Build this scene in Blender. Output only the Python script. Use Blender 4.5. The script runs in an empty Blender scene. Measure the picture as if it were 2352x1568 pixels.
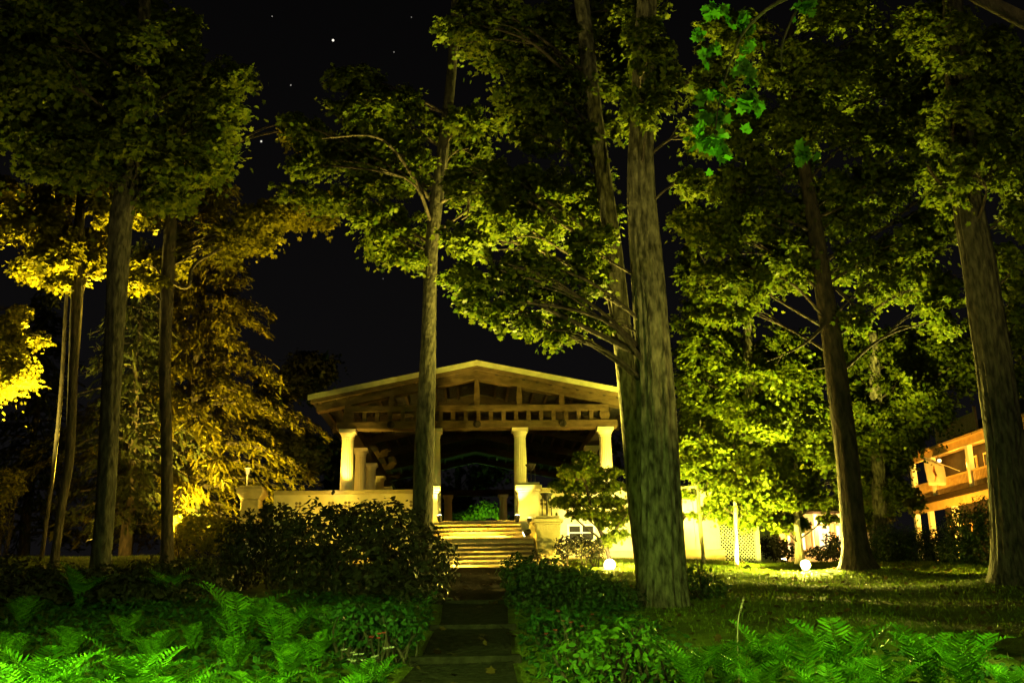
import bpy, math, random
import numpy as np
from mathutils import Vector, Matrix

random.seed(7)
RNG = np.random.default_rng(7)
SC = bpy.context.scene
COL = SC.collection

# ------------------------------------------------------------------ camera
FPX, CX, CY = 2260.0, 1176.0, 784.0           # focal length and centre in units of a 2352-wide picture
YAW, PITCH, ROLL = math.radians(2.4643), math.radians(15.4195), math.radians(1.0)
EYE = np.array([0.0, 0.0, 1.7])


def cam_basis():
    cy, sy, cp, sp = math.cos(YAW), math.sin(YAW), math.cos(PITCH), math.sin(PITCH)
    f = np.array([sy * cp, cy * cp, sp])
    r0 = np.array([cy, -sy, 0.0])
    u0 = np.cross(r0, f)
    r = r0 * math.cos(ROLL) - u0 * math.sin(ROLL)
    u = u0 * math.cos(ROLL) + r0 * math.sin(ROLL)
    return f, r, u


FW, RT, UP = cam_basis()


def U(px, py, Y):
    d = FW + RT * (px - CX) / FPX + UP * (CY - py) / FPX
    return EYE + d * (Y / d[1])


cam = bpy.data.cameras.new('camera')
cam.sensor_width = 36.0
cam.lens = FPX / 2352 * 36
cam.clip_start = 0.1
cam.clip_end = 2000
cam_o = bpy.data.objects.new('camera', cam)
COL.objects.link(cam_o)
m = Matrix((RT, UP, -FW)).transposed().to_4x4()
m.translation = Vector(EYE)
cam_o.matrix_world = m
SC.camera = cam_o

# ------------------------------------------------------------------ world: a night sky with a few stars
w = bpy.data.worlds.new('World')
SC.world = w
w.use_nodes = True
nt = w.node_tree
nt.nodes.clear()
out = nt.nodes.new('ShaderNodeOutputWorld')
bg = nt.nodes.new('ShaderNodeBackground')
sky = nt.nodes.new('ShaderNodeTexSky')
sky.sky_type = 'NISHITA'
sky.sun_disc = False
sky.sun_elevation = math.radians(-9)
sky.sun_rotation = math.radians(200)
bg.inputs['Strength'].default_value = 0.05
base = nt.nodes.new('ShaderNodeBackground')
base.inputs['Color'].default_value = (1.0, 0.92, 0.95, 1)
base.inputs['Strength'].default_value = 0.0007
addn = nt.nodes.new('ShaderNodeAddShader')
tc = nt.nodes.new('ShaderNodeTexCoord')
sep = nt.nodes.new('ShaderNodeSeparateXYZ')
grd = nt.nodes.new('ShaderNodeMapRange')
grd.inputs['From Min'].default_value, grd.inputs['From Max'].default_value = 0.0, 0.65
grd.inputs['To Min'].default_value, grd.inputs['To Max'].default_value = 0.0013, 0.00035
nt.links.new(tc.outputs['Generated'], sep.inputs[0])
nt.links.new(sep.outputs['Z'], grd.inputs['Value'])
nt.links.new(grd.outputs['Result'], base.inputs['Strength'])
nt.links.new(sky.outputs[0], bg.inputs['Color'])
nt.links.new(bg.outputs[0], addn.inputs[0])
nt.links.new(base.outputs[0], addn.inputs[1])
last = addn
for px, py, rad, st in [(765, 93, .0011, 1.0), (600, 325, .0009, .8), (668, 196, .0006, .35), (625, 38, .0006, .2),
                        (945, 40, .0005, .18), (820, 300, .0005, .15), (880, 640, .0005, .15), (905, 120, .0006, .2)]:
    d = U(px, py, 100) - EYE
    d = d / np.linalg.norm(d)
    ds = nt.nodes.new('ShaderNodeVectorMath')
    ds.operation = 'DISTANCE'
    ds.inputs[1].default_value = tuple(d)
    lt = nt.nodes.new('ShaderNodeMath')
    lt.operation = 'LESS_THAN'
    lt.inputs[1].default_value = rad
    sb = nt.nodes.new('ShaderNodeBackground')
    sb.inputs['Color'].default_value = (1, .93, .8, 1)
    mu = nt.nodes.new('ShaderNodeMath')
    mu.operation = 'MULTIPLY'
    mu.inputs[1].default_value = st * .3
    nt.links.new(tc.outputs['Generated'], ds.inputs[0])
    nt.links.new(ds.outputs['Value'], lt.inputs[0])
    nt.links.new(lt.outputs[0], mu.inputs[0])
    nt.links.new(mu.outputs[0], sb.inputs['Strength'])
    a2 = nt.nodes.new('ShaderNodeAddShader')
    nt.links.new(last.outputs[0], a2.inputs[0])
    nt.links.new(sb.outputs[0], a2.inputs[1])
    last = a2
nt.links.new(last.outputs[0], out.inputs['Surface'])

SC.view_settings.view_transform = 'Standard'
SC.view_settings.look = 'None'
SC.view_settings.exposure = 2.0
SC.view_settings.gamma = 1.0
SC.render.engine = 'CYCLES'
SC.cycles.use_denoising = True
SC.cycles.max_bounces = 5
SC.cycles.diffuse_bounces = 3
SC.cycles.glossy_bounces = 2
SC.cycles.transmission_bounces = 4
SC.cycles.transparent_max_bounces = 4
SC.cycles.sample_clamp_indirect = 2.0
SC.cycles.caustics_reflective = False
SC.cycles.caustics_refractive = False

# colours of the lamps
SODIUM = (1.0, 0.60, 0.07)
HALOGEN = (1.0, 0.69, 0.09)
MERCURY = (0.55, 1.0, 0.09)
PORCH = (1.0, 0.52, 0.05)


# ------------------------------------------------------------------ materials
def new_mat(name):
    mt = bpy.data.materials.new(name)
    mt.use_nodes = True
    mt.node_tree.nodes.clear()
    return mt, mt.node_tree


def solid(name, c1, c2=None, scale=4.0, rough=.8, bump=.0, bscale=20.0, stretch=(1, 1, 1), metal=0.0, detail=6, spec=.3):
    mt, t = new_mat(name)
    o = t.nodes.new('ShaderNodeOutputMaterial')
    p = t.nodes.new('ShaderNodeBsdfPrincipled')
    p.inputs['Roughness'].default_value = rough
    p.inputs['Metallic'].default_value = metal
    p.inputs['Specular IOR Level'].default_value = spec
    c = t.nodes.new('ShaderNodeTexCoord')
    mp = t.nodes.new('ShaderNodeMapping')
    mp.inputs['Scale'].default_value = stretch
    t.links.new(c.outputs['Object'], mp.inputs[0])
    if c2:
        n = t.nodes.new('ShaderNodeTexNoise')
        n.inputs['Scale'].default_value = scale
        n.inputs['Detail'].default_value = detail
        rp = t.nodes.new('ShaderNodeValToRGB')
        rp.color_ramp.elements[0].position = .35
        rp.color_ramp.elements[1].position = .68
        rp.color_ramp.elements[0].color = (*c1, 1)
        rp.color_ramp.elements[1].color = (*c2, 1)
        t.links.new(mp.outputs[0], n.inputs['Vector'])
        t.links.new(n.outputs['Fac'], rp.inputs[0])
        t.links.new(rp.outputs[0], p.inputs['Base Color'])
    else:
        p.inputs['Base Color'].default_value = (*c1, 1)
    if bump:
        n2 = t.nodes.new('ShaderNodeTexNoise')
        n2.inputs['Scale'].default_value = bscale
        n2.inputs['Detail'].default_value = 8
        b = t.nodes.new('ShaderNodeBump')
        b.inputs['Strength'].default_value = bump
        b.inputs['Distance'].default_value = .1
        t.links.new(mp.outputs[0], n2.inputs['Vector'])
        t.links.new(n2.outputs['Fac'], b.inputs['Height'])
        t.links.new(b.outputs[0], p.inputs['Normal'])
    t.links.new(p.outputs[0], o.inputs[0])
    return mt


def leafmat(name, ca, cb, trans=.35, rough=.5):
    mt, t = new_mat(name)
    o = t.nodes.new('ShaderNodeOutputMaterial')
    g = t.nodes.new('ShaderNodeNewGeometry')
    rp = t.nodes.new('ShaderNodeValToRGB')
    rp.color_ramp.elements[0].color = (*ca, 1)
    rp.color_ramp.elements[1].color = (*cb, 1)
    t.links.new(g.outputs['Random Per Island'], rp.inputs[0])
    d = t.nodes.new('ShaderNodeBsdfPrincipled')
    d.inputs['Roughness'].default_value = rough
    d.inputs['Specular IOR Level'].default_value = .08
    tr = t.nodes.new('ShaderNodeBsdfTranslucent')
    mx = t.nodes.new('ShaderNodeMixShader')
    mx.inputs[0].default_value = trans
    t.links.new(rp.outputs[0], d.inputs['Base Color'])
    t.links.new(rp.outputs[0], tr.inputs['Color'])
    t.links.new(d.outputs[0], mx.inputs[1])
    t.links.new(tr.outputs[0], mx.inputs[2])
    t.links.new(mx.outputs[0], o.inputs[0])
    return mt


def emit(name, col, strength):
    mt, t = new_mat(name)
    o = t.nodes.new('ShaderNodeOutputMaterial')
    e = t.nodes.new('ShaderNodeEmission')
    e.inputs['Color'].default_value = (*col, 1)
    e.inputs['Strength'].default_value = strength
    t.links.new(e.outputs[0], o.inputs[0])
    return mt


M = dict(
    bark=solid('bark_grey', (.018, .017, .011), (.15, .138, .085), 11, .95, 1.0, 12, (1, 1, .34)),
    bark_mid=solid('bark_mid', (.012, .011, .008), (.065, .058, .04), 11, .95, 1.0, 12, (1, 1, .34)),
    bark_dark=solid('bark_dark', (.012, .010, .008), (.05, .038, .026), 9, .95, .9, 12, (1, 1, .34)),
    bark_pale=solid('bark_pale', (.16, .13, .09), (.34, .28, .2), 8, .9, .6, 20, (1, 1, .2)),
    maple=leafmat('maple_leaf', (.035, .065, .006), (.105, .125, .008), .5),
    maple_gold=leafmat('maple_leaf_gold', (.075, .075, .005), (.15, .135, .008), .42),
    maple_green=leafmat('maple_leaf_green', (.042, .075, .005), (.115, .138, .007), .5),
    sapling=leafmat('sapling_leaf', (.055, .095, .006), (.13, .155, .009), .45),
    near=leafmat('near_leaf', (.03, .12, .008), (.07, .19, .012), .35),
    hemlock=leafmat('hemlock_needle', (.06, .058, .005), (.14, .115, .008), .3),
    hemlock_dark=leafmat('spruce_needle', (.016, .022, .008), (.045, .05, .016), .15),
    rhodo=leafmat('rhododendron_leaf', (.010, .011, .006), (.030, .030, .016), .15),
    yew=leafmat('yew_leaf', (.012, .028, .008), (.035, .06, .016), .15),
    gold=leafmat('golden_shrub_leaf', (.09, .09, .008), (.18, .16, .015), .35),
    fern=leafmat('fern_frond', (.022, .09, .004), (.085, .21, .008), .30),
    hosta=leafmat('hydrangea_leaf', (.03, .10, .008), (.08, .17, .012), .25),
    cover=leafmat('ground_cover_leaf', (.010, .04, .008), (.03, .075, .014), .2),
    litter=leafmat('fallen_leaf', (.02, .013, .005), (.07, .045, .012), .1),
    grass=leafmat('grass_blade', (.05, .10, .006), (.13, .17, .010), .3),
    petal_pink=solid('petal_pink', (.22, .012, .025), (.3, .04, .06), 30, .6),
    petal_white=solid('petal_white', (.16, .15, .14), (.3, .28, .26), 30, .6),
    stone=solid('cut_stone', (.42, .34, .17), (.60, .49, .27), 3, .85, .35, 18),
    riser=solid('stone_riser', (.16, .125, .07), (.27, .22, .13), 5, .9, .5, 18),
    stucco=solid('cream_stucco', (.62, .53, .32), (.76, .66, .42), 2.2, .85, .25, 30),
    white=solid('white_paint', (.76, .73, .66), (.82, .8, .74), 3, .6, .1, 20),
    column=solid('cream_column', (.72, .62, .38), (.80, .70, .46), 2.5, .7, .15, 25),
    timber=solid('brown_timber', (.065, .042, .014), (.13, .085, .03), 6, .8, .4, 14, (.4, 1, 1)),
    timber_shaded=solid('shaded_timber', (.022, .013, .005), (.045, .028, .011), 6, .85, .4, 14, (.4, 1, 1)),  # front timber darkened: the hall's inner shade is put into this colour
    roof=solid('roof_shingle', (.02, .018, .016), (.045, .04, .035), 8, .9, .6, 30),
    fascia=solid('weathered_fascia', (.34, .33, .16), (.48, .47, .24), 4, .7, .2, 14),
    iron=solid('black_iron', (.012, .012, .012), (.03, .028, .025), 12, .5, .2, 30, metal=.4),
    glass=solid('dark_glass', (.02, .02, .02), None, rough=.1, spec=.5),
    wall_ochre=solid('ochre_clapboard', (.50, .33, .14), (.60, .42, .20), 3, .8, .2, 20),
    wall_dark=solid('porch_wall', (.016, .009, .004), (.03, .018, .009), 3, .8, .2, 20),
    brick=solid('brick_path', (.010, .009, .008), (.028, .024, .02), 9, .95, .6, 16, spec=.04),
    slab=solid('path_slab', (.010, .009, .008), (.024, .021, .017), 6, .95, .5, 16, spec=.04),
    mulch=solid('mulch', (.02, .014, .009), (.06, .045, .03), 14, .95, .8, 30),
    lens_hot=emit('lens_hot', (1.0, .86, .42), 14),
    lens_small=emit('lens_small', (1.0, .82, .35), 9),
    globe=emit('porch_globe', (1.0, .62, .22), 1.2),
    lantern_glow=emit('lantern_glow', (1.0, .62, .12), .35),
    mercury=emit('mercury_lens', (.75, 1.0, .6), 6),
    cloth=solid('pale_flag', (.62, .56, .50), (.75, .7, .62), 3, .8),
    cloth_mark=solid('flag_figure', (.30, .10, .05), None, rough=.8),
)


# ground colours: lawn, beds and soil
def ground_mat():
    mt, t = new_mat('lawn_ground')
    o = t.nodes.new('ShaderNodeOutputMaterial')
    p = t.nodes.new('ShaderNodeBsdfPrincipled')
    p.inputs['Roughness'].default_value = .95
    p.inputs['Specular IOR Level'].default_value = .1
    c = t.nodes.new('ShaderNodeTexCoord')
    n = t.nodes.new('ShaderNodeTexNoise')
    n.inputs['Scale'].default_value = 1.1
    n.inputs['Detail'].default_value = 9
    n.inputs['Roughness'].default_value = .7
    rp = t.nodes.new('ShaderNodeValToRGB')
    for i, (pos, cc) in enumerate([(.3, (.04, .034, .012)), (.5, (.075, .10, .008)), (.72, (.12, .15, .010))]):
        e = rp.color_ramp.elements[i] if i < 2 else rp.color_ramp.elements.new(pos)
        e.position = pos
        e.color = (*cc, 1)
    n2 = t.nodes.new('ShaderNodeTexNoise')
    n2.inputs['Scale'].default_value = 26
    n2.inputs['Detail'].default_value = 6
    b = t.nodes.new('ShaderNodeBump')
    b.inputs['Strength'].default_value = .9
    b.inputs['Distance'].default_value = .08
    t.links.new(c.outputs['Object'], n.inputs['Vector'])
    t.links.new(c.outputs['Object'], n2.inputs['Vector'])
    t.links.new(n.outputs['Fac'], rp.inputs[0])
    t.links.new(rp.outputs[0], p.inputs['Base Color'])
    t.links.new(n2.outputs['Fac'], b.inputs['Height'])
    t.links.new(b.outputs[0], p.inputs['Normal'])
    t.links.new(p.outputs[0], o.inputs[0])
    return mt


M['ground'] = ground_mat()


# ------------------------------------------------------------------ helpers
def sm(a, b, x):
    t = np.clip((np.asarray(x, float) - a) / (b - a), 0, 1)
    return t * t * (3 - 2 * t)


def ground(x, y):
    x = np.asarray(x, float)
    y = np.asarray(y, float)
    z = .1 * np.minimum(y, 34.0) + .028 * np.clip(y - 34, 0, 60)
    z = z + .38 * sm(-4, -12, x) * sm(22, 36, y)
    z = z - .22 * sm(5, 12, x) * sm(20, 30, y)
    # the low mound round the foot of the dark tree
    z = z + .22 * np.exp(-(((x - 10.35) / 1.5) ** 2 + ((y - 26) / 1.2) ** 2))
    z = z + .22 * np.exp(-(((x - 11.6) / 1.1) ** 2 + ((y - 21) / 1.0) ** 2))
    z = z + .04 * np.sin(x * 1.3 + y * .7) * np.sin(y * .9 - x * .4)
    return z


def gz(x, y):
    return float(ground(x, y))


def tag(o, label=None, cat=None, group=None, kind=None):
    if label:
        o['label'] = label
    if cat:
        o['category'] = cat
    if group:
        o['group'] = group
    if kind:
        o['kind'] = kind
    return o


def thing(name, label, cat, loc, group=None):
    o = bpy.data.objects.new(name, None)
    o.empty_display_size = .2
    COL.objects.link(o)
    o.location = Vector([float(v) for v in loc])
    return tag(o, label, cat, group)


def world_loc(o):
    v = Vector(o.location)
    while o.parent:
        o = o.parent
        v = v + Vector(o.location)
    return v


def link(name, me, mat, parent=None, origin=None):
    """verts of me are in world coordinates; move them into the object's own frame"""
    o = bpy.data.objects.new(name, me)
    COL.objects.link(o)
    if mat is not None:
        me.materials.append(mat)
    n = len(me.vertices)
    co = np.empty(n * 3, np.float32)
    me.vertices.foreach_get('co', co)
    co = co.reshape(-1, 3)
    if parent is not None:
        pl = np.array(world_loc(parent))
        if origin is None:
            origin = pl
        o.parent = parent
        o.location = Vector([float(v) for v in (np.array(origin) - pl)])
    else:
        if origin is None:
            origin = np.array([(co[:, 0].min() + co[:, 0].max()) / 2, (co[:, 1].min() + co[:, 1].max()) / 2, co[:, 2].min()])
        o.location = Vector([float(v) for v in origin])
    co -= np.array(origin, np.float32)
    me.vertices.foreach_set('co', co.reshape(-1))
    me.update()
    return o


class MB:
    def __init__(s):
        s.v, s.f = [], []

    def add(s, vs, fs):
        k = len(s.v)
        s.v += [tuple(float(c) for c in v) for v in vs]
        s.f += [tuple(i + k for i in f) for f in fs]
        return s

    def box(s, x0, x1, y0, y1, z0, z1):
        return s.add([(x0, y0, z0), (x1, y0, z0), (x1, y1, z0), (x0, y1, z0), (x0, y0, z1), (x1, y0, z1), (x1, y1, z1), (x0, y1, z1)],
                     [(0, 3, 2, 1), (4, 5, 6, 7), (0, 1, 5, 4), (1, 2, 6, 5), (2, 3, 7, 6), (3, 0, 4, 7)])

    def bar(s, a, b, wx, wz, side=None):
        """a rectangular bar from a to b, wx wide (sideways) and wz deep"""
        a, b = np.array(a, float), np.array(b, float)
        t = (b - a) / np.linalg.norm(b - a)
        ref = np.array(side, float) if side is not None else (np.array([0, 0, 1.]) if abs(t[2]) < .9 else np.array([0, 1., 0]))
        n = np.cross(t, ref)
        n /= np.linalg.norm(n)
        b2 = np.cross(n, t)
        vs = []
        for p in (a, b):
            for sx, sz in ((-1, -1), (1, -1), (1, 1), (-1, 1)):
                vs.append(p + n * sx * wx / 2 + b2 * sz * wz / 2)
        return s.add(vs, [(0, 1, 2, 3), (7, 6, 5, 4), (0, 4, 5, 1), (1, 5, 6, 2), (2, 6, 7, 3), (3, 7, 4, 0)])

    def tube(s, pts, rad, seg=10, ridge=0.0, cap=True, seed=0, rf=(5, 11)):
        pts = [np.array(p, float) for p in pts]
        n = len(pts)
        rg = random.Random(seed)
        ph = [(rg.randint(*rf), rg.uniform(0, 6.28), rg.uniform(-.5, .5), rg.uniform(.4, 1)) for _ in range(6)]
        vs, fs = [], []
        for i, p in enumerate(pts):
            t = pts[min(i + 1, n - 1)] - pts[max(i - 1, 0)]
            t /= (np.linalg.norm(t) + 1e-9)
            ref = np.array([0, 1., 0]) if abs(t[1]) < .8 else np.array([1., 0, 0])
            a = np.cross(ref, t)
            a /= np.linalg.norm(a)
            b = np.cross(t, a)
            for k in range(seg):
                an = 2 * math.pi * k / seg
                r = rad[i]
                if ridge:
                    q = sum(c * math.sin(f * an + p0 + zz * p[2] * 2) for f, p0, zz, c in ph)
                    r *= 1 + ridge * q / 2
                vs.append(p + a * math.cos(an) * r + b * math.sin(an) * r)
        for i in range(n - 1):
            for k in range(seg):
                k2 = (k + 1) % seg
                fs.append((i * seg + k, i * seg + k2, (i + 1) * seg + k2, (i + 1) * seg + k))
        if cap:
            fs.append(tuple(reversed(range(seg))))
            fs.append(tuple((n - 1) * seg + k for k in range(seg)))
        return s.add(vs, fs)

    def lathe(s, x, y, prof, seg=24, flute=0.0):
        """prof: list of (radius, z)"""
        vs, fs = [], []
        n = len(prof)
        for r, z in prof:
            for k in range(seg):
                an = 2 * math.pi * (k + .5) / seg
                rr = r * (1 - flute * (k % 2))
                vs.append((x + math.cos(an) * rr, y + math.sin(an) * rr, z))
        for i in range(n - 1):
            for k in range(seg):
                k2 = (k + 1) % seg
                fs.append((i * seg + k, i * seg + k2, (i + 1) * seg + k2, (i + 1) * seg + k))
        fs.append(tuple(reversed(range(seg))))
        fs.append(tuple((n - 1) * seg + k for k in range(seg)))
        return s.add(vs, fs)

    def prism(s, poly, axis, a, b):
        """poly: list of 2-D points; axis 'x' (points are y,z) or 'y' (points are x,z)"""
        n = len(poly)
        mk = (lambda p, t: (t, p[0], p[1])) if axis == 'x' else (lambda p, t: (p[0], t, p[1]))
        vs = [mk(p, a) for p in poly] + [mk(p, b) for p in poly]
        fs = [tuple(range(n)), tuple(reversed(range(n, 2 * n)))]
        for i in range(n):
            j = (i + 1) % n
            fs.append((j, i, n + i, n + j))
        return s.add(vs, fs)

    def build(s, name, mat, parent=None, origin=None, smooth=False, bevel=0.0):
        me = bpy.data.meshes.new(name)
        me.from_pydata(s.v, [], s.f)
        me.update()
        o = link(name, me, mat, parent, origin)
        if smooth:
            me.polygons.foreach_set('use_smooth', [True] * len(me.polygons))
        import bmesh
        bm = bmesh.new()
        bm.from_mesh(me)
        bmesh.ops.recalc_face_normals(bm, faces=bm.faces)
        bm.to_mesh(me)
        bm.free()
        if bevel:
            md = o.modifiers.new('bevel', 'BEVEL')
            md.width = bevel
            md.segments = 2
            md.limit_method = 'ANGLE'
        return o


def norm(a):
    return a / (np.linalg.norm(a, axis=1, keepdims=True) + 1e-9)


MAPLE = np.array([(0, -.5), (.16, -.28), (.44, -.30), (.34, -.06), (.55, .16), (.26, .14), (.20, .30), (0, .60), (-.20, .30), (-.26, .14), (-.55, .16), (-.34, -.06), (-.44, -.30), (-.16, -.28)])
MAPLE_S = np.array([(0, -.5), (.42, -.28), (.26, -.02), (.5, .2), (.14, .22), (0, .58), (-.14, .22), (-.5, .2), (-.26, -.02), (-.42, -.28)])
OVAL = np.array([(0, -.5), (.2, -.22), (.25, .08), (0, .55), (-.25, .08), (-.2, -.22)])
SPRAY = np.array([(0, -.5), (.05, -.3), (.22, -.22), (.07, -.1), (.20, .0), (.06, .1), (.14, .2), (0, .55), (-.14, .2), (-.06, .1), (-.20, 0), (-.07, -.1), (-.22, -.22), (-.05, -.3)])


def leaf_mesh(name, C, N, S, tmpl, D=None, fold=.25):
    C, N, S = np.asarray(C, float), norm(np.asarray(N, float)), np.asarray(S, float)
    n, k = len(C), len(tmpl)
    if D is None:
        D = RNG.normal(size=(n, 3))
    D = norm(D - (D * N).sum(1, keepdims=True) * N)
    B = np.cross(N, D)
    tx, ty = tmpl[:, 0], tmpl[:, 1]
    V = C[:, None, :] + S[:, None, None] * (tx[None, :, None] * B[:, None, :] + ty[None, :, None] * D[:, None, :]
                                            - fold * (np.abs(tx) + .5 * ty * ty)[None, :, None] * N[:, None, :])
    return poly_mesh(name, V.reshape(-1, 3), n, k)


def poly_mesh(name, V, n, k):
    me = bpy.data.meshes.new(name)
    me.vertices.add(n * k)
    me.loops.add(n * k)
    me.polygons.add(n)
    me.vertices.foreach_set('co', V.astype(np.float32).reshape(-1))
    me.loops.foreach_set('vertex_index', np.arange(n * k, dtype=np.int32))
    me.polygons.foreach_set('loop_start', np.arange(0, n * k, k, dtype=np.int32))
    me.update(calc_edges=True)
    return me


def sprays_in(c, r, n, flat=.45):
    """n spray centres spread through an ellipsoid, denser to its outside"""
    d = norm(RNG.normal(size=(n, 3)))
    rr = RNG.uniform(.25, 1, n) ** .45
    return c + d * rr[:, None] * r


def leaf_points(clumps, leaf, dens, px2m, axis=None, nrm=(0, -.55, .85), jit=.42, tilt=.42):
    """clumps: (centre, radii). A clump is split into layered boughs; the leaves of one bough lie much alike,
    close together, and droop at its rim, so that boughs read as masses with gaps between them"""
    Cs, Ns = [], []
    for c, r in clumps:
        area = math.pi * r[0] * r[2]
        R0 = max(.10, min(.62, .42 * min(r[0], 1.6 * r[2])))
        ns = max(3, int(1.6 * dens * area / (R0 * R0 * 1.35)))
        sp = sprays_in(c, r, ns)
        for q in sp:
            R = R0 * RNG.uniform(.65, 1.25)
            per = max(6, int(2.6 * R * R * 3.14 * .8 / (.5 * leaf * leaf)))
            rad = R * np.abs(RNG.normal(size=per)) * .62 * (1 + .22 * np.sin(RNG.uniform(0, 6) + 3 * np.arange(per)))
            an = RNG.uniform(0, 2 * math.pi, per)
            lob = 1 + .30 * np.sin(3 * an + RNG.uniform(0, 6)) + .18 * np.sin(7 * an + RNG.uniform(0, 6))
            x, y = rad * lob * np.cos(an), rad * lob * np.sin(an)
            n0 = np.array(nrm) + RNG.normal(size=3) * tilt
            n0 /= np.linalg.norm(n0)
            u = np.cross(n0, [.3, 1., .1])
            u /= np.linalg.norm(u)
            v = np.cross(n0, u)
            dome = -.45 * (rad / R) ** 2 * R * .7 + RNG.normal(size=per) * R * .20
            p = q + x[:, None] * u + y[:, None] * v + dome[:, None] * np.array([0, 0, 1.0])
            Cs.append(p)
            out = (x[:, None] * u + y[:, None] * v) / R
            Ns.append(n0 + out * .45 + RNG.normal(size=(per, 3)) * jit)
    return np.concatenate(Cs), np.concatenate(Ns)


def smooth_path(pts, sub=6):
    """Catmull-Rom through points (n,k)"""
    P = [np.array(p, float) for p in pts]
    if len(P) < 3:
        return [P[0] + (P[-1] - P[0]) * t for t in np.linspace(0, 1, sub + 1)]
    P = [2 * P[0] - P[1]] + P + [2 * P[-1] - P[-2]]
    o = []
    for i in range(1, len(P) - 2):
        for t in np.linspace(0, 1, sub, endpoint=False):
            a, b, c, d = P[i - 1:i + 3]
            o.append(.5 * (2 * b + (c - a) * t + (2 * a - 5 * b + 4 * c - d) * t * t + (3 * b - a - 3 * c + d) * t ** 3))
    o.append(P[-2])
    return o


NTREE = [0]


def tree(name, label, cat, Y, trunk, clumps, leaf=M['maple'], bark=M['bark'], size=.17, dens=1.5, tmpl=MAPLE_S, group=None, limbs=True,
         ridge=.06, extra=None, seg=20, flare=1.5, fill=True, nrm=None):
    """trunk: (px, py, width px) from the foot up, at distance Y. clumps: (px, py, rx, ry[, dY])"""
    NTREE[0] += 1
    s = Y / FPX
    pts = [np.append(U(a, b, Y), w_ * s / 2) for a, b, w_ in trunk]
    foot = pts[0]
    g = gz(foot[0], Y) - .12
    if foot[2] > g + .1:
        lean = (pts[0][:3] - pts[1][:3])
        k = (foot[2] - g) / max(1e-3, -lean[2]) if lean[2] < 0 else 0
        k = min(k, 3)
        fp = foot[:3] + lean * k
        fp[2] = g
        fp[1] = Y
        pts = [np.append(fp, foot[3] * 1.06)] + pts
    path = smooth_path(pts, 7)
    base_z = path[0][2]
    for i, p in enumerate(path):
        h = p[2] - base_z
        p[3] *= 1 + (flare - 1) * math.exp(-h / .32)
    if flare > 1.2:
        extra_p = []
        p0, p1 = path[0], path[1]
        for t in (0, .12, .25, .45, .7):
            q = p0 + (p1 - p0) * t
            h = q[2] - base_z
            r0 = p0[3] / (1 + (flare - 1)) + (p1[3] / (1 + (flare - 1) * math.exp(-(p1[2] - base_z) / .32)) - p0[3] / flare) * t
            q[3] = r0 * (1 + (flare - 1) * math.exp(-h / .32))
            extra_p.append(q)
        path = extra_p + path[1:]
    loc = (path[0][0], path[0][1], gz(path[0][0], path[0][1]))
    root = thing(name, label, cat, loc, group)
    mb = MB()
    mb.tube([p[:3] for p in path], [max(p[3], .008) for p in path], seg, ridge, seed=NTREE[0], rf=(5, 11) if seg < 60 else (7, 23))
    mb.build('trunk', bark, root, smooth=True)
    cl = []
    lb = MB()
    zs = np.array([p[2] for p in path])
    more = [(c[0] + RNG.normal() * c[2] * .65, c[1] + RNG.normal() * c[3] * .5, c[2] * .85, c[3] * .8) for _ in range(2) for c in clumps
            if (c[1] < 600 or c[0] > 1560 or c[0] < 900) and c[2] > 20] if fill else []
    for ci, c in enumerate(list(clumps) + more):
        dY = c[4] if len(c) > 4 else RNG.uniform(-1.0, 1.0) * max(c[2], 40) * s * .9
        if ci >= len(clumps):
            dY = abs(dY) + .5
        cy = Y + dY
        ctr = U(c[0], c[1], cy)
        ss = cy / FPX
        r = np.array([c[2] * ss * 1.08, .8 * (c[2] + c[3]) / 2 * ss, c[3] * ss * 1.08])
        cl.append((ctr, r))
        if limbs and ci < len(clumps):
            hd = math.hypot(ctr[0] - foot[0], ctr[1] - foot[1])
            zt = min(max(ctr[2] - .45 * hd - .2, base_z + .35 * (zs[-1] - base_z) * .5), zs[-1])
            i = int(np.argmin(np.abs(zs - zt)))
            st = path[i]
            if ctr[2] < zs[0] + .5:
                continue
            mid = st[:3] * .5 + ctr * .5 + np.array([RNG.normal() * .1 * hd, RNG.normal() * .1 * hd, .10 * hd])
            end = ctr + np.array([0, 0, .1])
            lp = smooth_path([st[:3], mid, end], 5)
            r0 = min(st[3] * .32, .02 + .012 * hd)
            lb.tube(lp, list(np.linspace(r0, .012, len(lp))), 6)
            for _ in range(3):
                e2 = ctr + RNG.normal(size=3) * r * .6
                m2 = (mid + e2) / 2 + np.array([0, 0, .15])
                lp2 = smooth_path([mid, m2, e2], 4)
                lb.tube(lp2, list(np.linspace(r0 * .45, .006, len(lp2))), 4)
    if extra:
        for br in extra:
            lp = smooth_path([np.append(U(a, b, Y + (dd or 0)), w_ * s / 2) for a, b, w_, dd in br], 5)
            lb.tube([p[:3] for p in lp], [max(.006, p[3]) for p in lp], 7)
    if lb.v:
        lb.build('limbs', M['bark_dark'], root, smooth=True)
    if cl:
        size = size * .78
        C, N = leaf_points(cl, size, dens, s) if nrm is None else leaf_points(cl, size, dens, s, None, nrm, .5, .5)
        S = RNG.uniform(.7, 1.5, len(C)) * size
        link('crown', leaf_mesh('crown', C, N, S, tmpl), leaf, root)
    return root


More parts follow.
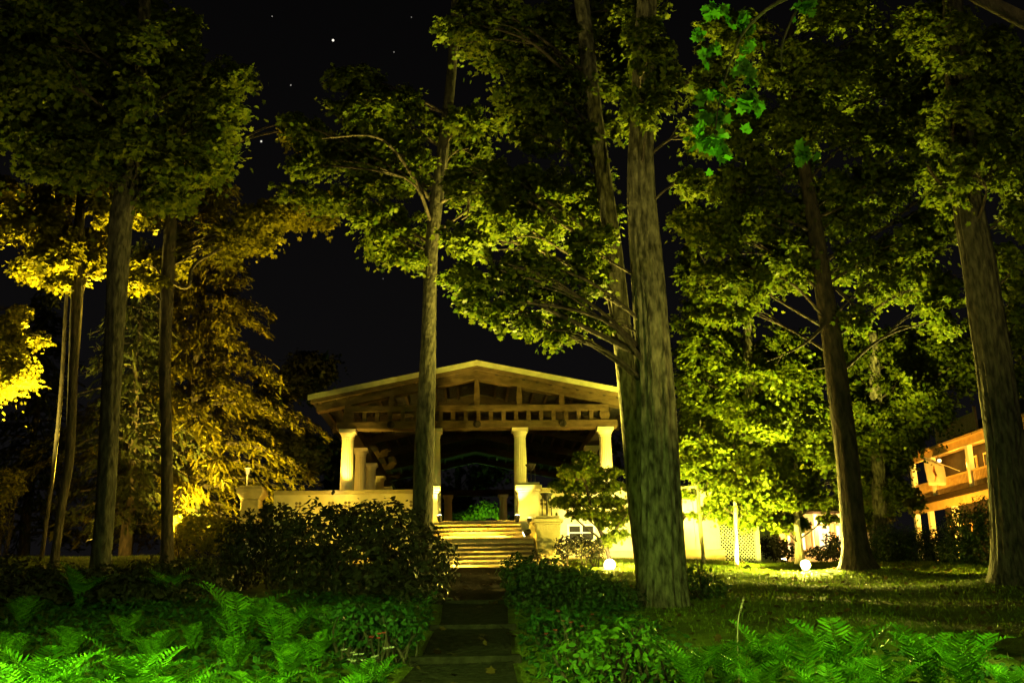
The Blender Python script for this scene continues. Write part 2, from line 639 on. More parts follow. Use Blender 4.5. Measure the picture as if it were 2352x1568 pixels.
def bush(name, label, cat, Y, clumps, leaf, size=.1, dens=2.2, tmpl=OVAL, group=None, stems=True, up=.8):
    s = Y / FPX
    Cs, Ns = [], []
    mids = []
    for c in clumps:
        cy = Y + (c[4] if len(c) > 4 else 0)
        ctr = U(c[0], c[1], cy)
        r = np.array([c[2], .9 * (c[2] + c[3]) / 2, c[3]]) * cy / FPX
        mids.append((ctr, r))
        n = int(dens * 4.2 * math.pi * r[0] * max(r[2], r[0] * .5) / (.5 * size * size))
        d = norm(RNG.normal(size=(n, 3)))
        rr = np.clip(1 - np.abs(RNG.normal(size=n)) * .22, .2, 1.05)
        lump = 1 + .22 * np.sin(d[:, 0] * 7 + c[0]) * np.sin(d[:, 2] * 8 + c[1]) + .10 * np.sin(d[:, 1] * 13) + np.abs(RNG.normal(size=n)) * .07
        p = ctr + d * (rr * lump)[:, None] * r
        Cs.append(p)
        Ns.append(d + RNG.normal(size=(n, 3)) * .5 + np.array([0, 0, up * .5]))
    C, N = np.concatenate(Cs), np.concatenate(Ns)
    gg = ground(C[:, 0], C[:, 1])
    k = C[:, 2] > gg - .03
    C, N = C[k], N[k]
    cx, cy = float(np.mean([q[0][0] for q in mids])), float(np.mean([q[0][1] for q in mids]))
    root = thing(name, label, cat, (cx, cy, gz(cx, cy)), group)
    S = RNG.uniform(.6, 1.25, len(C)) * size
    link('foliage', leaf_mesh('foliage', C, N, S, tmpl), leaf, root)
    if stems:
        mb = MB()
        for ctr, r in mids:
            for _ in range(5):
                b0 = np.array([ctr[0] + RNG.normal() * .15 * r[0], ctr[1] + RNG.normal() * .15 * r[1], 0])
                b0[2] = gz(b0[0], b0[1]) - .05
                e = ctr + RNG.normal(size=3) * r * .45
                if e[2] < b0[2] + .1:
                    e[2] = b0[2] + .2
                mb.tube(smooth_path([b0, (b0 + e) / 2 + RNG.normal(size=3) * .06, e], 4), list(np.linspace(.022, .008, 9)), 5)
        mb.build('stems', M['bark_dark'], root)
    return root


def point(parent, pos, watts, col, rad=.05, spot=None, target=None, blend=.6):
    kind = 'SPOT' if spot else 'POINT'
    L = bpy.data.lights.new('lamp_light', kind)
    L.energy = watts
    L.color = col
    L.shadow_soft_size = rad
    if spot:
        L.spot_size = math.radians(spot)
        L.spot_blend = blend
    o = bpy.data.objects.new('lamp_light', L)
    COL.objects.link(o)
    pl = np.array(world_loc(parent))
    o.parent = parent
    o.location = Vector([float(v) for v in np.array(pos) - pl])
    if spot:
        d = Vector([float(v) for v in np.array(target) - np.array(pos)])
        o.rotation_mode = 'QUATERNION'
        o.rotation_quaternion = d.to_track_quat('-Z', 'Y')
    return o


def uplight(label, pos, aim, watts, col=SODIUM, size=.11, spot=None, lens='lens_small', group=None, bare=None, stake=True):
    """a bullet garden floodlight on a stake: body, lens, stake and yoke; its lens is what glows"""
    pos = np.array(pos, float)
    t = np.array(aim, float) - pos
    t /= np.linalg.norm(t)
    g = gz(pos[0], pos[1])
    root = thing('garden_floodlight', label, 'floodlight', (pos[0], pos[1], min(g, pos[2] - size) if stake else pos[2] - size), group)
    b = MB()
    prof = [(-1.3, .45), (-1.1, .75), (-.3, .9), (.7, 1.0), (.9, 1.08), (1.0, 1.08)]
    b.tube([pos + t * a * size for a, _ in prof], [r * size for _, r in prof], 14)
    b.build('housing', M['iron'], root, smooth=False)
    l = MB()
    l.tube([pos + t * a * size for a in (1.01, 1.15, 1.3, 1.36)], [size * .98, size * .85, size * .5, size * .1], 14)
    l.build('lens', M[lens], root, smooth=True)
    if stake:
        st = MB()
        st.tube([(pos[0], pos[1], g - .1), pos - np.array([0, 0, size * .6])], [.012, .012], 6)
        st.build('stake', M['iron'], root)
    src = pos + t * size * 1.6
    point(root, src, watts, col, size * .6, spot, None if not spot else src + t)
    return root


# ------------------------------------------------------------------ the ground
def build_ground():
    xs = np.unique(np.concatenate([np.arange(-22, 26, .35), np.linspace(-160, -22, 30), np.linspace(26, 200, 36)]))
    ys = np.unique(np.concatenate([np.arange(-6, 45, .35), np.linspace(45, 260, 50), np.linspace(-30, -6, 8)]))
    X, Y = np.meshgrid(xs, ys)
    Z = ground(X, Y)
    nx, ny = len(xs), len(ys)
    V = np.stack([X, Y, Z], -1).reshape(-1, 3)
    i = np.arange(ny - 1)[:, None] * nx + np.arange(nx - 1)[None, :]
    Fq = np.stack([i, i + 1, i + nx + 1, i + nx], -1).reshape(-1, 4)
    me = bpy.data.meshes.new('ground')
    me.from_pydata(V.tolist(), [], Fq.tolist())
    me.update()
    me.polygons.foreach_set('use_smooth', [True] * len(me.polygons))
    o = link('ground', me, M['ground'], None, (0, 0, 0))
    tag(o, kind='structure')


build_ground()


def ribbon(name, mat, y0, y1, xl, xr, lift):
    """a sheet laid on the ground between x limits, as functions of y"""
    ys = np.arange(y0, y1 + .01, .25)
    v, f = [], []
    for y in ys:
        for t in np.linspace(0, 1, 9):
            x = xl(y) * (1 - t) + xr(y) * t
            v.append((x, y, gz(x, y) + lift))
    for i in range(len(ys) - 1):
        for k in range(8):
            a = i * 9 + k
            f.append((a, a + 1, a + 10, a + 9))
    mb = MB()
    mb.add(v, f)
    o = mb.build(name, mat, None, (0, 0, 0), smooth=True)
    return tag(o, kind='structure')


def pl(y):
    return float(np.interp(y, [2, 9, 12, 16, 22, 30], [-1.1, -.80, -.62, -.50, -.6, -.8]))


def pr(y):
    return float(np.interp(y, [2, 9, 12, 16, 22, 30], [.6, .42, .45, .55, .75, 1.1]))


ribbon('path', M['brick'], 3, 29.6, pl, pr, .03)
# shallow stone risers that cross the path
for k, yy in enumerate((9.6, 11.9, 15.0, 18.8)):
    mb = MB()
    g0 = gz(0, yy)
    mb.box(pl(yy) - .1, pr(yy) + .1, yy - .2, yy + .2, g0 - .15, g0 + .085)
    tag(mb.build('path_step', M['slab'], None, bevel=.012),
        ['shallow stone step across the dark path, the one by the ferns', 'shallow stone step across the path beside the white flowers',
         'shallow stone step across the path between dark shrubs', 'farthest shallow stone step below the lit staircase'][k], 'step', 'stone steps across the garden path')

# ------------------------------------------------------------------ the open hall
CX0 = .2
DECK = 4.76
CAPZ = 8.28
hall = thing('open_air_hall', 'open timber-gabled hall with cream fluted columns lit yellow on a pale podium', 'pavilion', (CX0, 46, 3.4))
colx = [CX0 - 4.74, CX0 - 1.58, CX0 + 1.58, CX0 + 4.74]
coly = [36.0 + 4.2 * k for k in range(6)]
PODF = 35.25
PODL, PODR = CX0 - 8.1, CX0 + 8.45
mb = MB()
mb.box(PODL, CX0 - 2.5, PODF, 59, 2.6, DECK - .1)
mb.box(CX0 + 2.5, PODR, PODF, 59, 2.6, DECK - .1)
mb.box(CX0 - 2.5, CX0 + 2.5, PODF + .02, 59, 2.6, DECK - .102)
mb.build('podium_wall', M['stucco'], hall, bevel=.01)
MB().box(CX0 - 1.36, CX0 + 1.36, 34.0, PODF + .3, DECK - .6, DECK - .004).box(PODL + .05, PODR - .05, PODF + .3, 58.9, DECK - .097, DECK).build('deck_floor', M['stone'], hall)
# plinth course and corner pier of the podium
MB().box(CX0 + 2.6, PODR + .25, PODF - .16, PODF - .002, 2.6, 3.75).build('plinth', M['stone'], hall, bevel=.02)
MB().box(PODL - .2, CX0 - 2.6, PODF - .16, PODF - .002, 2.6, 3.8).build('plinth', M['stone'], hall, bevel=.02)
mb = MB()
mb.box(PODR - .75, PODR + .12, PODF - .1, PODF + .9, 3.75, 5.72).box(PODR - .85, PODR + .24, PODF - .2, PODF + 1.0, 5.72, 5.84)
mb.box(PODR - .9, PODR + .32, PODF - .26, PODF + 1.06, 5.84, 5.98).box(PODR - .75, PODR + .2, PODF - .12, PODF + .9, 5.98, 6.08)
mb.build('corner_pier', M['stucco'], hall, bevel=.02)


def column(x, y, r=.255):
    h = CAPZ - DECK
    c = MB()
    prof = [(r * 1.0, DECK), (r * .99, DECK + .2 * h), (r * .96, DECK + .45 * h), (r * .9, DECK + .7 * h), (r * .83, CAPZ - .33)]
    c.lathe(x, y, prof, 40, .055)
    o = c.build('column', M['column'], hall, (x, y, DECK))
    k = MB()
    k.lathe(x, y, [(r * .86, CAPZ - .335), (r * .90, CAPZ - .30), (r * .86, CAPZ - .28), (r * .95, CAPZ - .22), (r * 1.08, CAPZ - .15), (r * 1.12, CAPZ - .125)], 32)
    k.box(x - .298, x + .298, y - .298, y + .298, CAPZ - .124, CAPZ - .002)
    k.build('capital', M['column'], o, (x, y, CAPZ - .2))
    return o


for x in colx:
    column(x, coly[0])
for y in coly[1:5]:
    column(colx[0], y)
    column(colx[3], y)
for x in colx:
    column(x, coly[5])

# parapets either side of the stair
for sx, xa, xb in ((-1, PODL + .9, CX0 - 2.02), (1, CX0 + 2.02, PODR - .76)):
    mb = MB()
    mb.box(xa, xb, PODF + .02, PODF + .30, DECK - .099, 5.86)
    mb.build('parapet', M['stucco'], hall, bevel=.01)
    mb = MB()
    mb.box(xa, xb, PODF - .06, PODF + .38, 5.861, 6.0)
    mb.build('coping', M['stone'], hall, bevel=.02)
    # small pierced quatrefoil openings shown as framed recesses
    n = 9
    for i in range(n):
        mb = MB()
        cx = xa + (xb - xa) * (i + .5) / n
        for k in range(4):
            a = k * math.pi / 2 + math.pi / 4
            mb.tube([(cx + .085 * math.cos(a), PODF + .021, 5.5 + .085 * math.sin(a)), (cx + .085 * math.cos(a), PODF + .012, 5.5 + .085 * math.sin(a))], [.055, .055], 10)
        mb.build('pierced_opening', M['riser'], hall)

# timber front: beams, short posts, king posts, rafters
BY0, BY1 = 35.74, 36.34
mb = MB()
mb.box(CX0 - 5.15, CX0 + 5.2, BY0, BY1, CAPZ, 8.56)
mb.build('tie_beam', M['timber'], hall, bevel=.02)
mb = MB()
mb.box(CX0 - 4.75, CX0 + 4.9, BY0 + .03, BY1 - .2, 8.92, 9.15)
mb.build('upper_beam', M['timber'], hall, bevel=.015)
AP = 10.62
SL = .2045


def roofz(x):
    return AP - SL * abs(x - CX0)


kings = [CX0 + 1.58 * k for k in range(-3, 4)]
n = 21
xs = np.linspace(CX0 - 4.6, CX0 + 4.7, n)
for x in xs:
    mb = MB()
    mb.box(x - .075, x + .075, BY0 + .05, BY0 + .28, 8.561, 8.919)
    mb.build('short_post', M['timber'], hall, bevel=.01)
for x in kings:
    z0 = 9.151 if abs(x - CX0) < 4.7 else 8.561
    mb = MB()
    zt = roofz(x) - .42
    wd = .085 if abs(x - CX0) < 4.7 else .14
    mb.add(*[[(x - wd, BY0 + .06, z0), (x + wd, BY0 + .06, z0), (x + wd, BY0 + .4, z0), (x - wd, BY0 + .4, z0),
              (x - wd * 1.35, BY0 + .06, z0 + (zt - z0) * .25), (x + wd * 1.35, BY0 + .06, z0 + (zt - z0) * .25), (x + wd * 1.35, BY0 + .4, z0 + (zt - z0) * .25), (x - wd * 1.35, BY0 + .4, z0 + (zt - z0) * .25),
              (x - wd * .8, BY0 + .06, zt), (x + wd * .8, BY0 + .06, zt), (x + wd * .8, BY0 + .4, zt), (x - wd * .8, BY0 + .4, zt)],
             [(0, 3, 2, 1), (8, 9, 10, 11)] + [(a + k, a + (k + 1) % 4, a + 4 + (k + 1) % 4, a + 4 + k) for a in (0, 4) for k in range(4)]])
    mb.build('king_post', M['timber'], hall)
for x in (CX0 - 3.16, CX0, CX0 + 3.16):
    mb = MB()
    mb.lathe(0, 0, [(.14, 0), (.14, .06), (.10, .10), (.03, .12)], 16)
    mb.v = [(x + a, BY0 - .0 - c, 8.42 + b) for a, b, c in mb.v]
    mb.build('beam_boss', M['bark_dark'], hall)


def rafter_pair(name, y0, y1, drop, depth, half, mat, lift=0):
    for s in (-1, 1):
        mb = MB()
        a = (CX0, AP - drop)
        b = (CX0 + s * half, AP - drop - SL * half)
        poly = [a, b, (b[0], b[1] - depth), (a[0], a[1] - depth)]
        mb.prism(poly, 'y', y0, y1)
        mb.build(name, mat, hall)


RF, RB = 35.0, 59.2
for s in (-1, 1):
    mb = MB()
    h = 6.08
    mb.prism([(CX0, AP), (CX0 + s * h, AP - SL * h), (CX0 + s * h, AP - SL * h - .10), (CX0, AP - .10)], 'y', RF + .002, RB)
    mb.build('roof_slope', M['roof'], hall)
rafter_pair('fascia', RF - .045, RF, -.03, .19, 6.1, M['fascia'])
rafter_pair('barge_rafter', RF + .02, RF + .16, .102, .20, 6.0, M['timber'])
rafter_pair('front_rafter', BY0 + .05, BY1 - .05, .102, .36, 5.9, M['timber'])
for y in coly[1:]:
    rafter_pair('inner_rafter', y - .12, y + .12, .102, .38, 5.9, M['timber_shaded'])
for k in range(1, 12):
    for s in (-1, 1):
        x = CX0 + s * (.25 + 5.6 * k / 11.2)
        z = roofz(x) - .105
        MB().bar((x, RF + .2, z - .05), (x, RB - .2, z - .05), .10, .09).build('purlin', M['timber_shaded'], hall)
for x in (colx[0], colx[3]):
    MB().box(x - .22, x + .22, BY1 + .002, 57.3, CAPZ, 8.62).build('side_beam', M['timber_shaded'], hall)
MB().box(CX0 - 5.0, CX0 + 5.0, 57.302, 57.7, CAPZ, 8.62).build('rear_beam', M['timber_shaded'], hall)

# basement window beside the stair
wx = float(U(1335, 1220, PODF)[0])
wa, wb = U(1310, 1243, PODF)[2], U(1335, 1203, PODF)[2]
win = MB().box(wx - .50, wx - .43, PODF - .06, PODF - .003, wa, wb).box(wx + .43, wx + .50, PODF - .06, PODF - .003, wa, wb) \
    .box(wx - .43, wx + .43, PODF - .058, PODF - .004, wb - .07, wb).box(wx - .43, wx + .43, PODF - .058, PODF - .004, wa, wa + .06) \
    .box(wx - .04, wx + .04, PODF - .056, PODF - .004, wa + .06, wb - .07).box(wx - .43, wx - .04, PODF - .05, PODF - .004, (wa + wb) / 2 - .02, (wa + wb) / 2 + .02) \
    .box(wx + .04, wx + .43, PODF - .05, PODF - .004, (wa + wb) / 2 - .02, (wa + wb) / 2 + .02).build('window', M['white'], hall)
MB().box(wx - .43, wx + .43, PODF - .03, PODF - .003, wa + .05, wb - .05).build('pane', M['glass'], win)

# pier with a bowl at the far end of the left parapet
pier = thing('stone_pier', 'squat cream stone pier with flared cap above the golden shrub', 'pier', (PODL + .3, PODF + .2, 4.7))
px0 = PODL + .1
mb = MB()
mb.box(px0 - .45, px0 + .45, PODF - .28, PODF + .62, DECK - .4, DECK + .1).box(px0 - .32, px0 + .32, PODF - .16, PODF + .5, DECK + .1, DECK + .95)
mb.build('shaft', M['stone'], pier, bevel=.03)
mb = MB()
mb.add([(px0 - .32, PODF - .16, DECK + .951), (px0 + .32, PODF - .16, DECK + .951), (px0 + .32, PODF + .5, DECK + .951), (px0 - .32, PODF + .5, DECK + .951),
        (px0 - .46, PODF - .3, DECK + 1.18), (px0 + .46, PODF - .3, DECK + 1.18), (px0 + .46, PODF + .64, DECK + 1.18), (px0 - .46, PODF + .64, DECK + 1.18),
        (px0 - .46, PODF - .3, DECK + 1.30), (px0 + .46, PODF - .3, DECK + 1.30), (px0 + .46, PODF + .64, DECK + 1.30), (px0 - .46, PODF + .64, DECK + 1.30),
        (px0 - .36, PODF - .2, DECK + 1.42), (px0 + .36, PODF - .2, DECK + 1.42), (px0 + .36, PODF + .54, DECK + 1.42), (px0 - .36, PODF + .54, DECK + 1.42)],
       [(0, 3, 2, 1), (12, 13, 14, 15)] + [(a + k, a + (k + 1) % 4, a + 4 + (k + 1) % 4, a + 4 + k) for a in (0, 4, 8) for k in range(4)])
mb.build('cap', M['stone'], pier, bevel=.015)

# ------------------------------------------------------------------ the stair
stair = thing('stone_staircase', 'wide lit stone staircase with pedestals rising to the columned hall', 'staircase', (CX0, 31.5, 3.0))
SLX, SRX = CX0 - 1.75, CX0 + 1.75
nu = 5
ztop, zland = DECK, 3.97
for i in range(nu):
    z = zland + (ztop - zland) * (i + 1) / nu - (.0 if i < nu - 1 else .15)
    if i == nu - 1:
        continue
    y0 = 32.5 + .36 * i
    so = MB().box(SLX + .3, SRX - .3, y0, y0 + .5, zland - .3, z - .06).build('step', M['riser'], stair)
    MB().box(SLX + .3, SRX - .3, y0 - .08, y0 + .5, z - .059, z).build('tread', M['stone'], so, bevel=.012)
MB().box(SLX + .02, SRX - .02, 31.2, 32.62, 2.7, zland - .05).box(SLX + .02, SRX - .02, 31.14, 32.62, zland - .049, zland).build('landing', M['stone'], stair, bevel=.018)
nl = 6
for i in range(nl):
    z = 2.98 + .12 + (zland - 3.1) * (i) / nl
    y0 = 29.75 + .25 * i + (0 if i < 1 else -.0)
    w_ = 0 if i > 1 else .0
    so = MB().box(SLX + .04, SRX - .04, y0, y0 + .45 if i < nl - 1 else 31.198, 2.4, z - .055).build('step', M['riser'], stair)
    MB().box(SLX + .04, SRX - .04, y0 - .07, y0 + .45 if i < nl - 1 else 31.198, z - .054, z).build('tread', M['stone'], so, bevel=.012)
# side slabs, pedestals
for s, xo in ((-1, SLX), (1, SRX)):
    x0, x1 = (xo - .35, xo) if s < 0 else (xo, xo + .35)
    mb = MB()
    mb.prism([(29.9, 2.6), (29.9, 3.35), (31.15, 4.05), (32.5, 4.12), (34.2, 5.0), (34.2, 2.6)], 'x', x0, x1)
    mb.build('cheek_wall', M['stone'], stair, bevel=.02)
    # lower pedestal
    xc = xo + s * .36
    mb = MB()
    mb.box(xc - .37, xc + .37, 30.3, 31.04, 2.5, 4.28).box(xc - .42, xc + .42, 30.25, 31.09, 2.5, 3.1)
    mb.build('pedestal', M['stone'], stair, bevel=.02)
    MB().box(xc - .40, xc + .40, 30.27, 31.07, 4.281, 4.34).box(xc - .46, xc + .46, 30.2, 31.14, 4.341, 4.46).box(xc - .36, xc + .36, 30.3, 31.04, 4.461, 4.55).build('pedestal_cap', M['stone'], stair, bevel=.02)
    # upper pedestal
    xc = CX0 + s * 1.74
    mb = MB()
    mb.box(xc - .36, xc + .36, 33.9, 34.62, 3.6, 5.72).box(xc - .40, xc + .40, 33.86, 34.66, 3.6, 4.9)
    mb.build('pedestal', M['stucco'], stair, bevel=.02)
    MB().box(xc - .40, xc + .40, 33.86, 34.66, 5.721, 5.79).box(xc - .45, xc + .45, 33.8, 34.72, 5.791, 5.94).box(xc - .38, xc + .38, 33.88, 34.64, 5.941, 6.03).build('pedestal_cap', M['stucco'], stair, bevel=.02)
# small block at the head of the cheek slab
MB().box(SRX - .1, SRX + .22, 31.9, 32.3, 3.9, 4.52).build('block', M['stone'], stair, bevel=.02)


def torchere(label, x, y, z, h=.78):
    r = thing('iron_lantern', label, 'lantern', (x, y, z), 'iron basket lanterns on the stair pedestals')
    mb = MB()
    for a in range(3):
        an = a * 2.094 + .5
        mb.tube([(x + .17 * math.cos(an), y + .17 * math.sin(an), z), (x + .16 * math.cos(an), y + .16 * math.sin(an), z + h * .5), (x + .15 * math.cos(an), y + .15 * math.sin(an), z + h * .9)], [.014] * 3, 6)
    mb.tube([(x, y, z), (x, y, z + h * .75)], [.02, .016], 6)
    mb.build('legs', M['iron'], r)
    mb = MB()
    mb.lathe(x, y, [(.03, z + h * .68), (.10, z + h * .74), (.14, z + h * .86), (.19, z + h * .96), (.20, z + h), (.15, z + h * .97)], 12)
    mb.build('bowl', M['iron'], r)
    return r


torchere('black iron basket lantern on the low pedestal nearest the garden', SRX + .36, 30.67, 4.55, .72)
torchere('black iron basket lantern on the tall pedestal against the lit column', CX0 + 1.85, 34.2, 6.03, .66)
torchere('black iron basket lantern on the tall pedestal half behind the tree trunk', CX0 - 1.85, 34.2, 6.03, .66)

# ------------------------------------------------------------------ lattice screen at the podium's end
lx0, lx1 = PODR + .13, float(U(1738, 1240, 36.4)[0])
ly = 36.3
lat = thing('lattice_screen', 'tall garden lattice screen with bright white end post beside the podium', 'lattice', ((lx0 + lx1) / 2, ly, gz(lx0, ly)))
zt = float(U(1738, 1196, ly)[2]) + .25
zb = gz(lx1, ly) - .05
mb = MB()
stp = .13
L = lx1 - lx0 - .1
H = zt - zb - .15
for k in range(int(-(H) / stp), int(L / stp) + 1):
    a0 = k * stp
    t0, t1 = max(0, -a0), min(H, L - a0)
    if t1 - t0 > .05:
        mb.bar((lx0 + a0 + t0, ly - .012, zb + .1 + t0), (lx0 + a0 + t1, ly - .012, zb + .1 + t1), .02, .045, (0, 1, 0))
        mb.bar((lx0 + L - a0 - t0, ly + .012, zb + .1 + t0), (lx0 + L - a0 - t1, ly + .012, zb + .1 + t1), .02, .045, (0, 1, 0))
mb.build('lattice_panel', M['white'], lat)
MB().box(lx1 - .1, lx1 + .06, ly - .08, ly + .08, zb - .2, zt + .1).build('post', M['white'], lat, bevel=.01)
MB().box(lx0, lx1 - .1, ly - .04, ly + .04, zt - .12, zt - .02).box(lx0, lx1 - .1, ly - .04, ly + .04, zb + .02, zb + .12).build('rail', M['white'], lat)

# ------------------------------------------------------------------ ochre porch house up the hill
HX = float(U(2147, 1140, 62)[0])
hy = lambda px: HX / (float(U(px, 1100, 62)[0]) / 62)
house = thing('porch_house', 'two-storey ochre house with white balustraded porches beyond the hedge', 'house', (HX + 4, 60, 4.2))
Zf, Zh, Zr = U(2147, 1140, 62)[2], U(2147, 1052, 62)[2], U(2147, 1104, 62)[2]
Zl = 5.0
ya, yb = 49.0, float(hy(2097)) + .3
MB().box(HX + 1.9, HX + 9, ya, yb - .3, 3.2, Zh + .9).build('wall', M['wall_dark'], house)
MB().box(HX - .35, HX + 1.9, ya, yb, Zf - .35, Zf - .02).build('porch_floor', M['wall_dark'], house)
MB().box(HX - .12, HX + .12, ya, yb, Zh, Zh + .42).box(HX - .4, HX + 1.9, ya, yb + .2, Zh + .42, Zh + .55).build('porch_beam', M['wall_ochre'], house)
MB().box(HX - .12, HX + .12, ya, yb, Zf - .85, Zf - .352).build('lower_beam', M['wall_ochre'], house)
posts = [float(hy(p)) for p in (2100, 2147, 2234)] + [float(hy(2234)) - 4.2]
for y in posts:
    MB().box(HX - .15, HX + .15, y - .16, y + .16, Zf - .02, Zh).build('post', M['white'], house)
for p in (2090, 2128, 2185):
    y = float(hy(p)) if p != 2090 else yb - .2
    MB().box(HX - .15, HX + .15, y - .16, y + .16, 3.6, Zf - .852).build('post', M['white'], house)
mb = MB()
mb.box(HX - .05, HX + .05, ya, yb - .1, Zr - .08, Zr)
y = ya
while y < yb - .1:
    mb.box(HX - .02, HX + .02, y, y + .07, Zf - .02, Zr - .081)
    y += .17
mb.build('balustrade', M['wall_ochre'], house)
for (p0, p1, za, zb_) in ((2160, 2180, Zf + .9, Zh - .3), (2200, 2218, Zf + .9, Zh - .3), (2245, 2262, Zf + .9, Zh - .3), (2102, 2115, 5.0, 6.6), (2135, 2150, 5.0, 6.6)):
    y1, y0 = float(hy(p0)), float(hy(p1))
    wo = MB().box(HX + 1.83, HX + 1.898, y0 - .12, y1 + .12, za - .12, zb_ + .12).build('window', M['wall_ochre'], house)
    MB().box(HX + 1.80, HX + 1.829, y0, y1, za, zb_).build('pane', M['glass'], wo)
# roof balcony with slatted rail
y0, y1 = float(hy(2222)), float(hy(2132))
z0 = Zh + .56
mb = MB()
k = y0
while k < y1:
    mb.box(HX + .95, HX + 1.0, k, k + .1, z0 + .55, z0 + 1.5)
    k += .2
mb.box(HX + .93, HX + 1.02, y0, y1, z0 + 1.5, z0 + 1.58).box(HX + .9, HX + 1.05, y0 - .15, y0, z0, z0 + 1.9).box(HX + .9, HX + 1.05, y1, y1 + .15, z0, z0 + 1.6)
mb.build('roof_rail', M['wall_ochre'], house)
mb = MB()
mb.add([(HX + .9, ya, Zh + .56), (HX + .9, yb - 1, Zh + .56), (HX + 9, yb - 1, Zh + .56), (HX + 9, ya, Zh + .56), (HX + 5, ya, Zh + 3.2), (HX + 5, yb - 2, Zh + 3.2)],
       [(0, 1, 5, 4), (2, 3, 4, 5), (1, 2, 5), (0, 4, 3), (0, 3, 2, 1)])
mb.build('roof', M['roof'], house)
for p in (2125, 2190, 2260):
    yq = float(hy(p))
    MB().lathe(HX + 1.1, yq, [(.05, Zh + .1), (.12, Zh + .06), (.13, Zh - .06), (.06, Zh - .12)], 10).build('porch_lamp', M['globe'], house)
    point(house, (HX + .7, yq, Zh - .3), 60, PORCH, .15)
    MB().lathe(HX + 1.1, yq + .8, [(.05, Zf - .4), (.12, Zf - .45), (.13, Zf - .55), (.06, Zf - .62)], 10).build('porch_lamp', M['globe'], house)
    point(house, (HX + .6, yq + .8, Zf - .8), 70, PORCH, .15)

# flag hung from a slanting pole on the upper porch
fy = float(hy(2192))
flag = thing('hanging_flag', 'pale flag with a reddish figure hanging from a slanting pole on the porch', 'flag', (HX - .1, fy, Zr))
fp0, fp1 = np.array([HX - .1, fy - 1.0, Zr + .1]), np.array([HX - 1.3, fy + 1.2, Zh - .1])
MB().tube([fp0, fp1], [.03, .025], 6).build('pole', M['white'], flag)
v, f = [], []
for i in range(9):
    for j in range(9):
        t = .42 + .5 * i / 8
        p = fp0 + (fp1 - fp0) * t
        sag = j / 8 * (1.75 - .5 * (1 - i / 8))
        v.append((p[0] + .06 * math.sin(i * 1.3 + j * .4), p[1] + .07 * math.sin(i * 1.1), p[2] - sag))
for i in range(8):
    for j in range(8):
        a = i * 9 + j
        f.append((a, a + 1, a + 10, a + 9))
fm = MB()
fm.add(v, f)
fo = fm.build('cloth', M['cloth'], flag, smooth=True)
md = fo.modifiers.new('thick', 'SOLIDIFY')
md.thickness = .01
mk = MB()
pc = fp0 + (fp1 - fp0) * .66
mk.tube([pc + np.array([-.05, 0, -.3]), pc + np.array([-.08, .05, -.6]), pc + np.array([-.05, -.08, -.95]), pc + np.array([-.09, .06, -1.25])], [.03, .07, .05, .02], 6)
mk.build('emblem', M['cloth_mark'], flag)

# ------------------------------------------------------------------ lit cottage behind the saplings
cX0, cX1 = float(U(1800, 1240, 48)[0]), float(U(1985, 1240, 48)[0])
cz0 = gz(cX0, 48) - .1
cot = thing('cottage', 'low white cottage glowing under a dark porch roof behind the saplings', 'cottage', ((cX0 + cX1) / 2, 49, cz0))
cz1 = float(U(1900, 1186, 48)[2])
MB().box(cX0, cX1, 48.6, 54, cz0 - .3, cz1 + .9).build('wall', M['white'], cot)
for k in range(9):
    z = cz0 + .1 + k * .3
mb = MB()
mb.prism([(46.9, cz1 + .05), (46.9, cz1 + .17), (54.4, cz1 + 1.5), (54.4, cz1 + 1.3)], 'x', cX0 - .3, cX1 + .3)
mb.build('roof', M['roof'], cot)
for t in (0.04, .34, .66, .96):
    x = cX0 + (cX1 - cX0) * t
    MB().box(x - .09, x + .09, 47.1, 47.28, cz0, cz1 + .05).build('post', M['white'], cot)
for t in (.2, .52, .82):
    x = cX0 + (cX1 - cX0) * t
    wo = MB().box(x - .5, x + .5, 48.53, 48.598, cz0 + .9, cz0 + 2.2).build('window', M['wall_ochre'], cot)
    MB().box(x - .42, x + .42, 48.50, 48.529, cz0 + .98, cz0 + 2.12).build('pane', M['globe'], wo)
lx, lz = U(1888, 1195, 46.8)[0], U(1888, 1195, 46.8)[2]
MB().lathe(lx, 46.8, [(.03, lz + .14), (.11, lz + .09), (.14, lz), (.11, lz - .09), (.03, lz - .13)], 14).build('porch_lamp', M['lens_small'], cot)
point(cot, (lx, 46.6, lz), 90, (1, .44, .09), .14)
point(cot, (lx - 1.6, 47.6, lz - .6), 34, (1, .44, .09), .14)
point(cot, (lx + 1.4, 47.6, lz - .5), 34, (1, .44, .09), .14)

# ------------------------------------------------------------------ big trees
tree('maple_tree', 'tall maple with thick grey trunk edged in orange light, leftmost big trunk', 'tree', 24,
     [(232, 1300, 42), (244, 1150, 40), (256, 900, 42), (266, 720, 44), (276, 525, 54), (296, 400, 46), (318, 250, 38), (332, 0, 30), (338, -200, 22)],
     [(60, 70, 110, 80), (200, 55, 110, 70), (330, 60, 100, 70), (95, 190, 115, 80), (230, 180, 110, 80), (370, 170, 110, 75), (425, 60, 40, 40), (470, 190, 65, 50),
      (500, 262, 62, 55), (150, 320, 75, 50), (230, 330, 100, 80), (350, 310, 100, 70), (470, 340, 75, 50), (190, 400, 60, 30), (420, 385, 85, 40), (372, 440, 55, 40), (510, 385, 35, 25), (10, 240, 60, 60), (30, 130, 60, 50), (310, 230, 50, 60, -1.6), (325, 100, 50, 60, -1.6), (300, 320, 40, 40, -1.5)],
     bark=M['bark_mid'], size=.18, dens=1.25, limbs=True, ridge=.07)
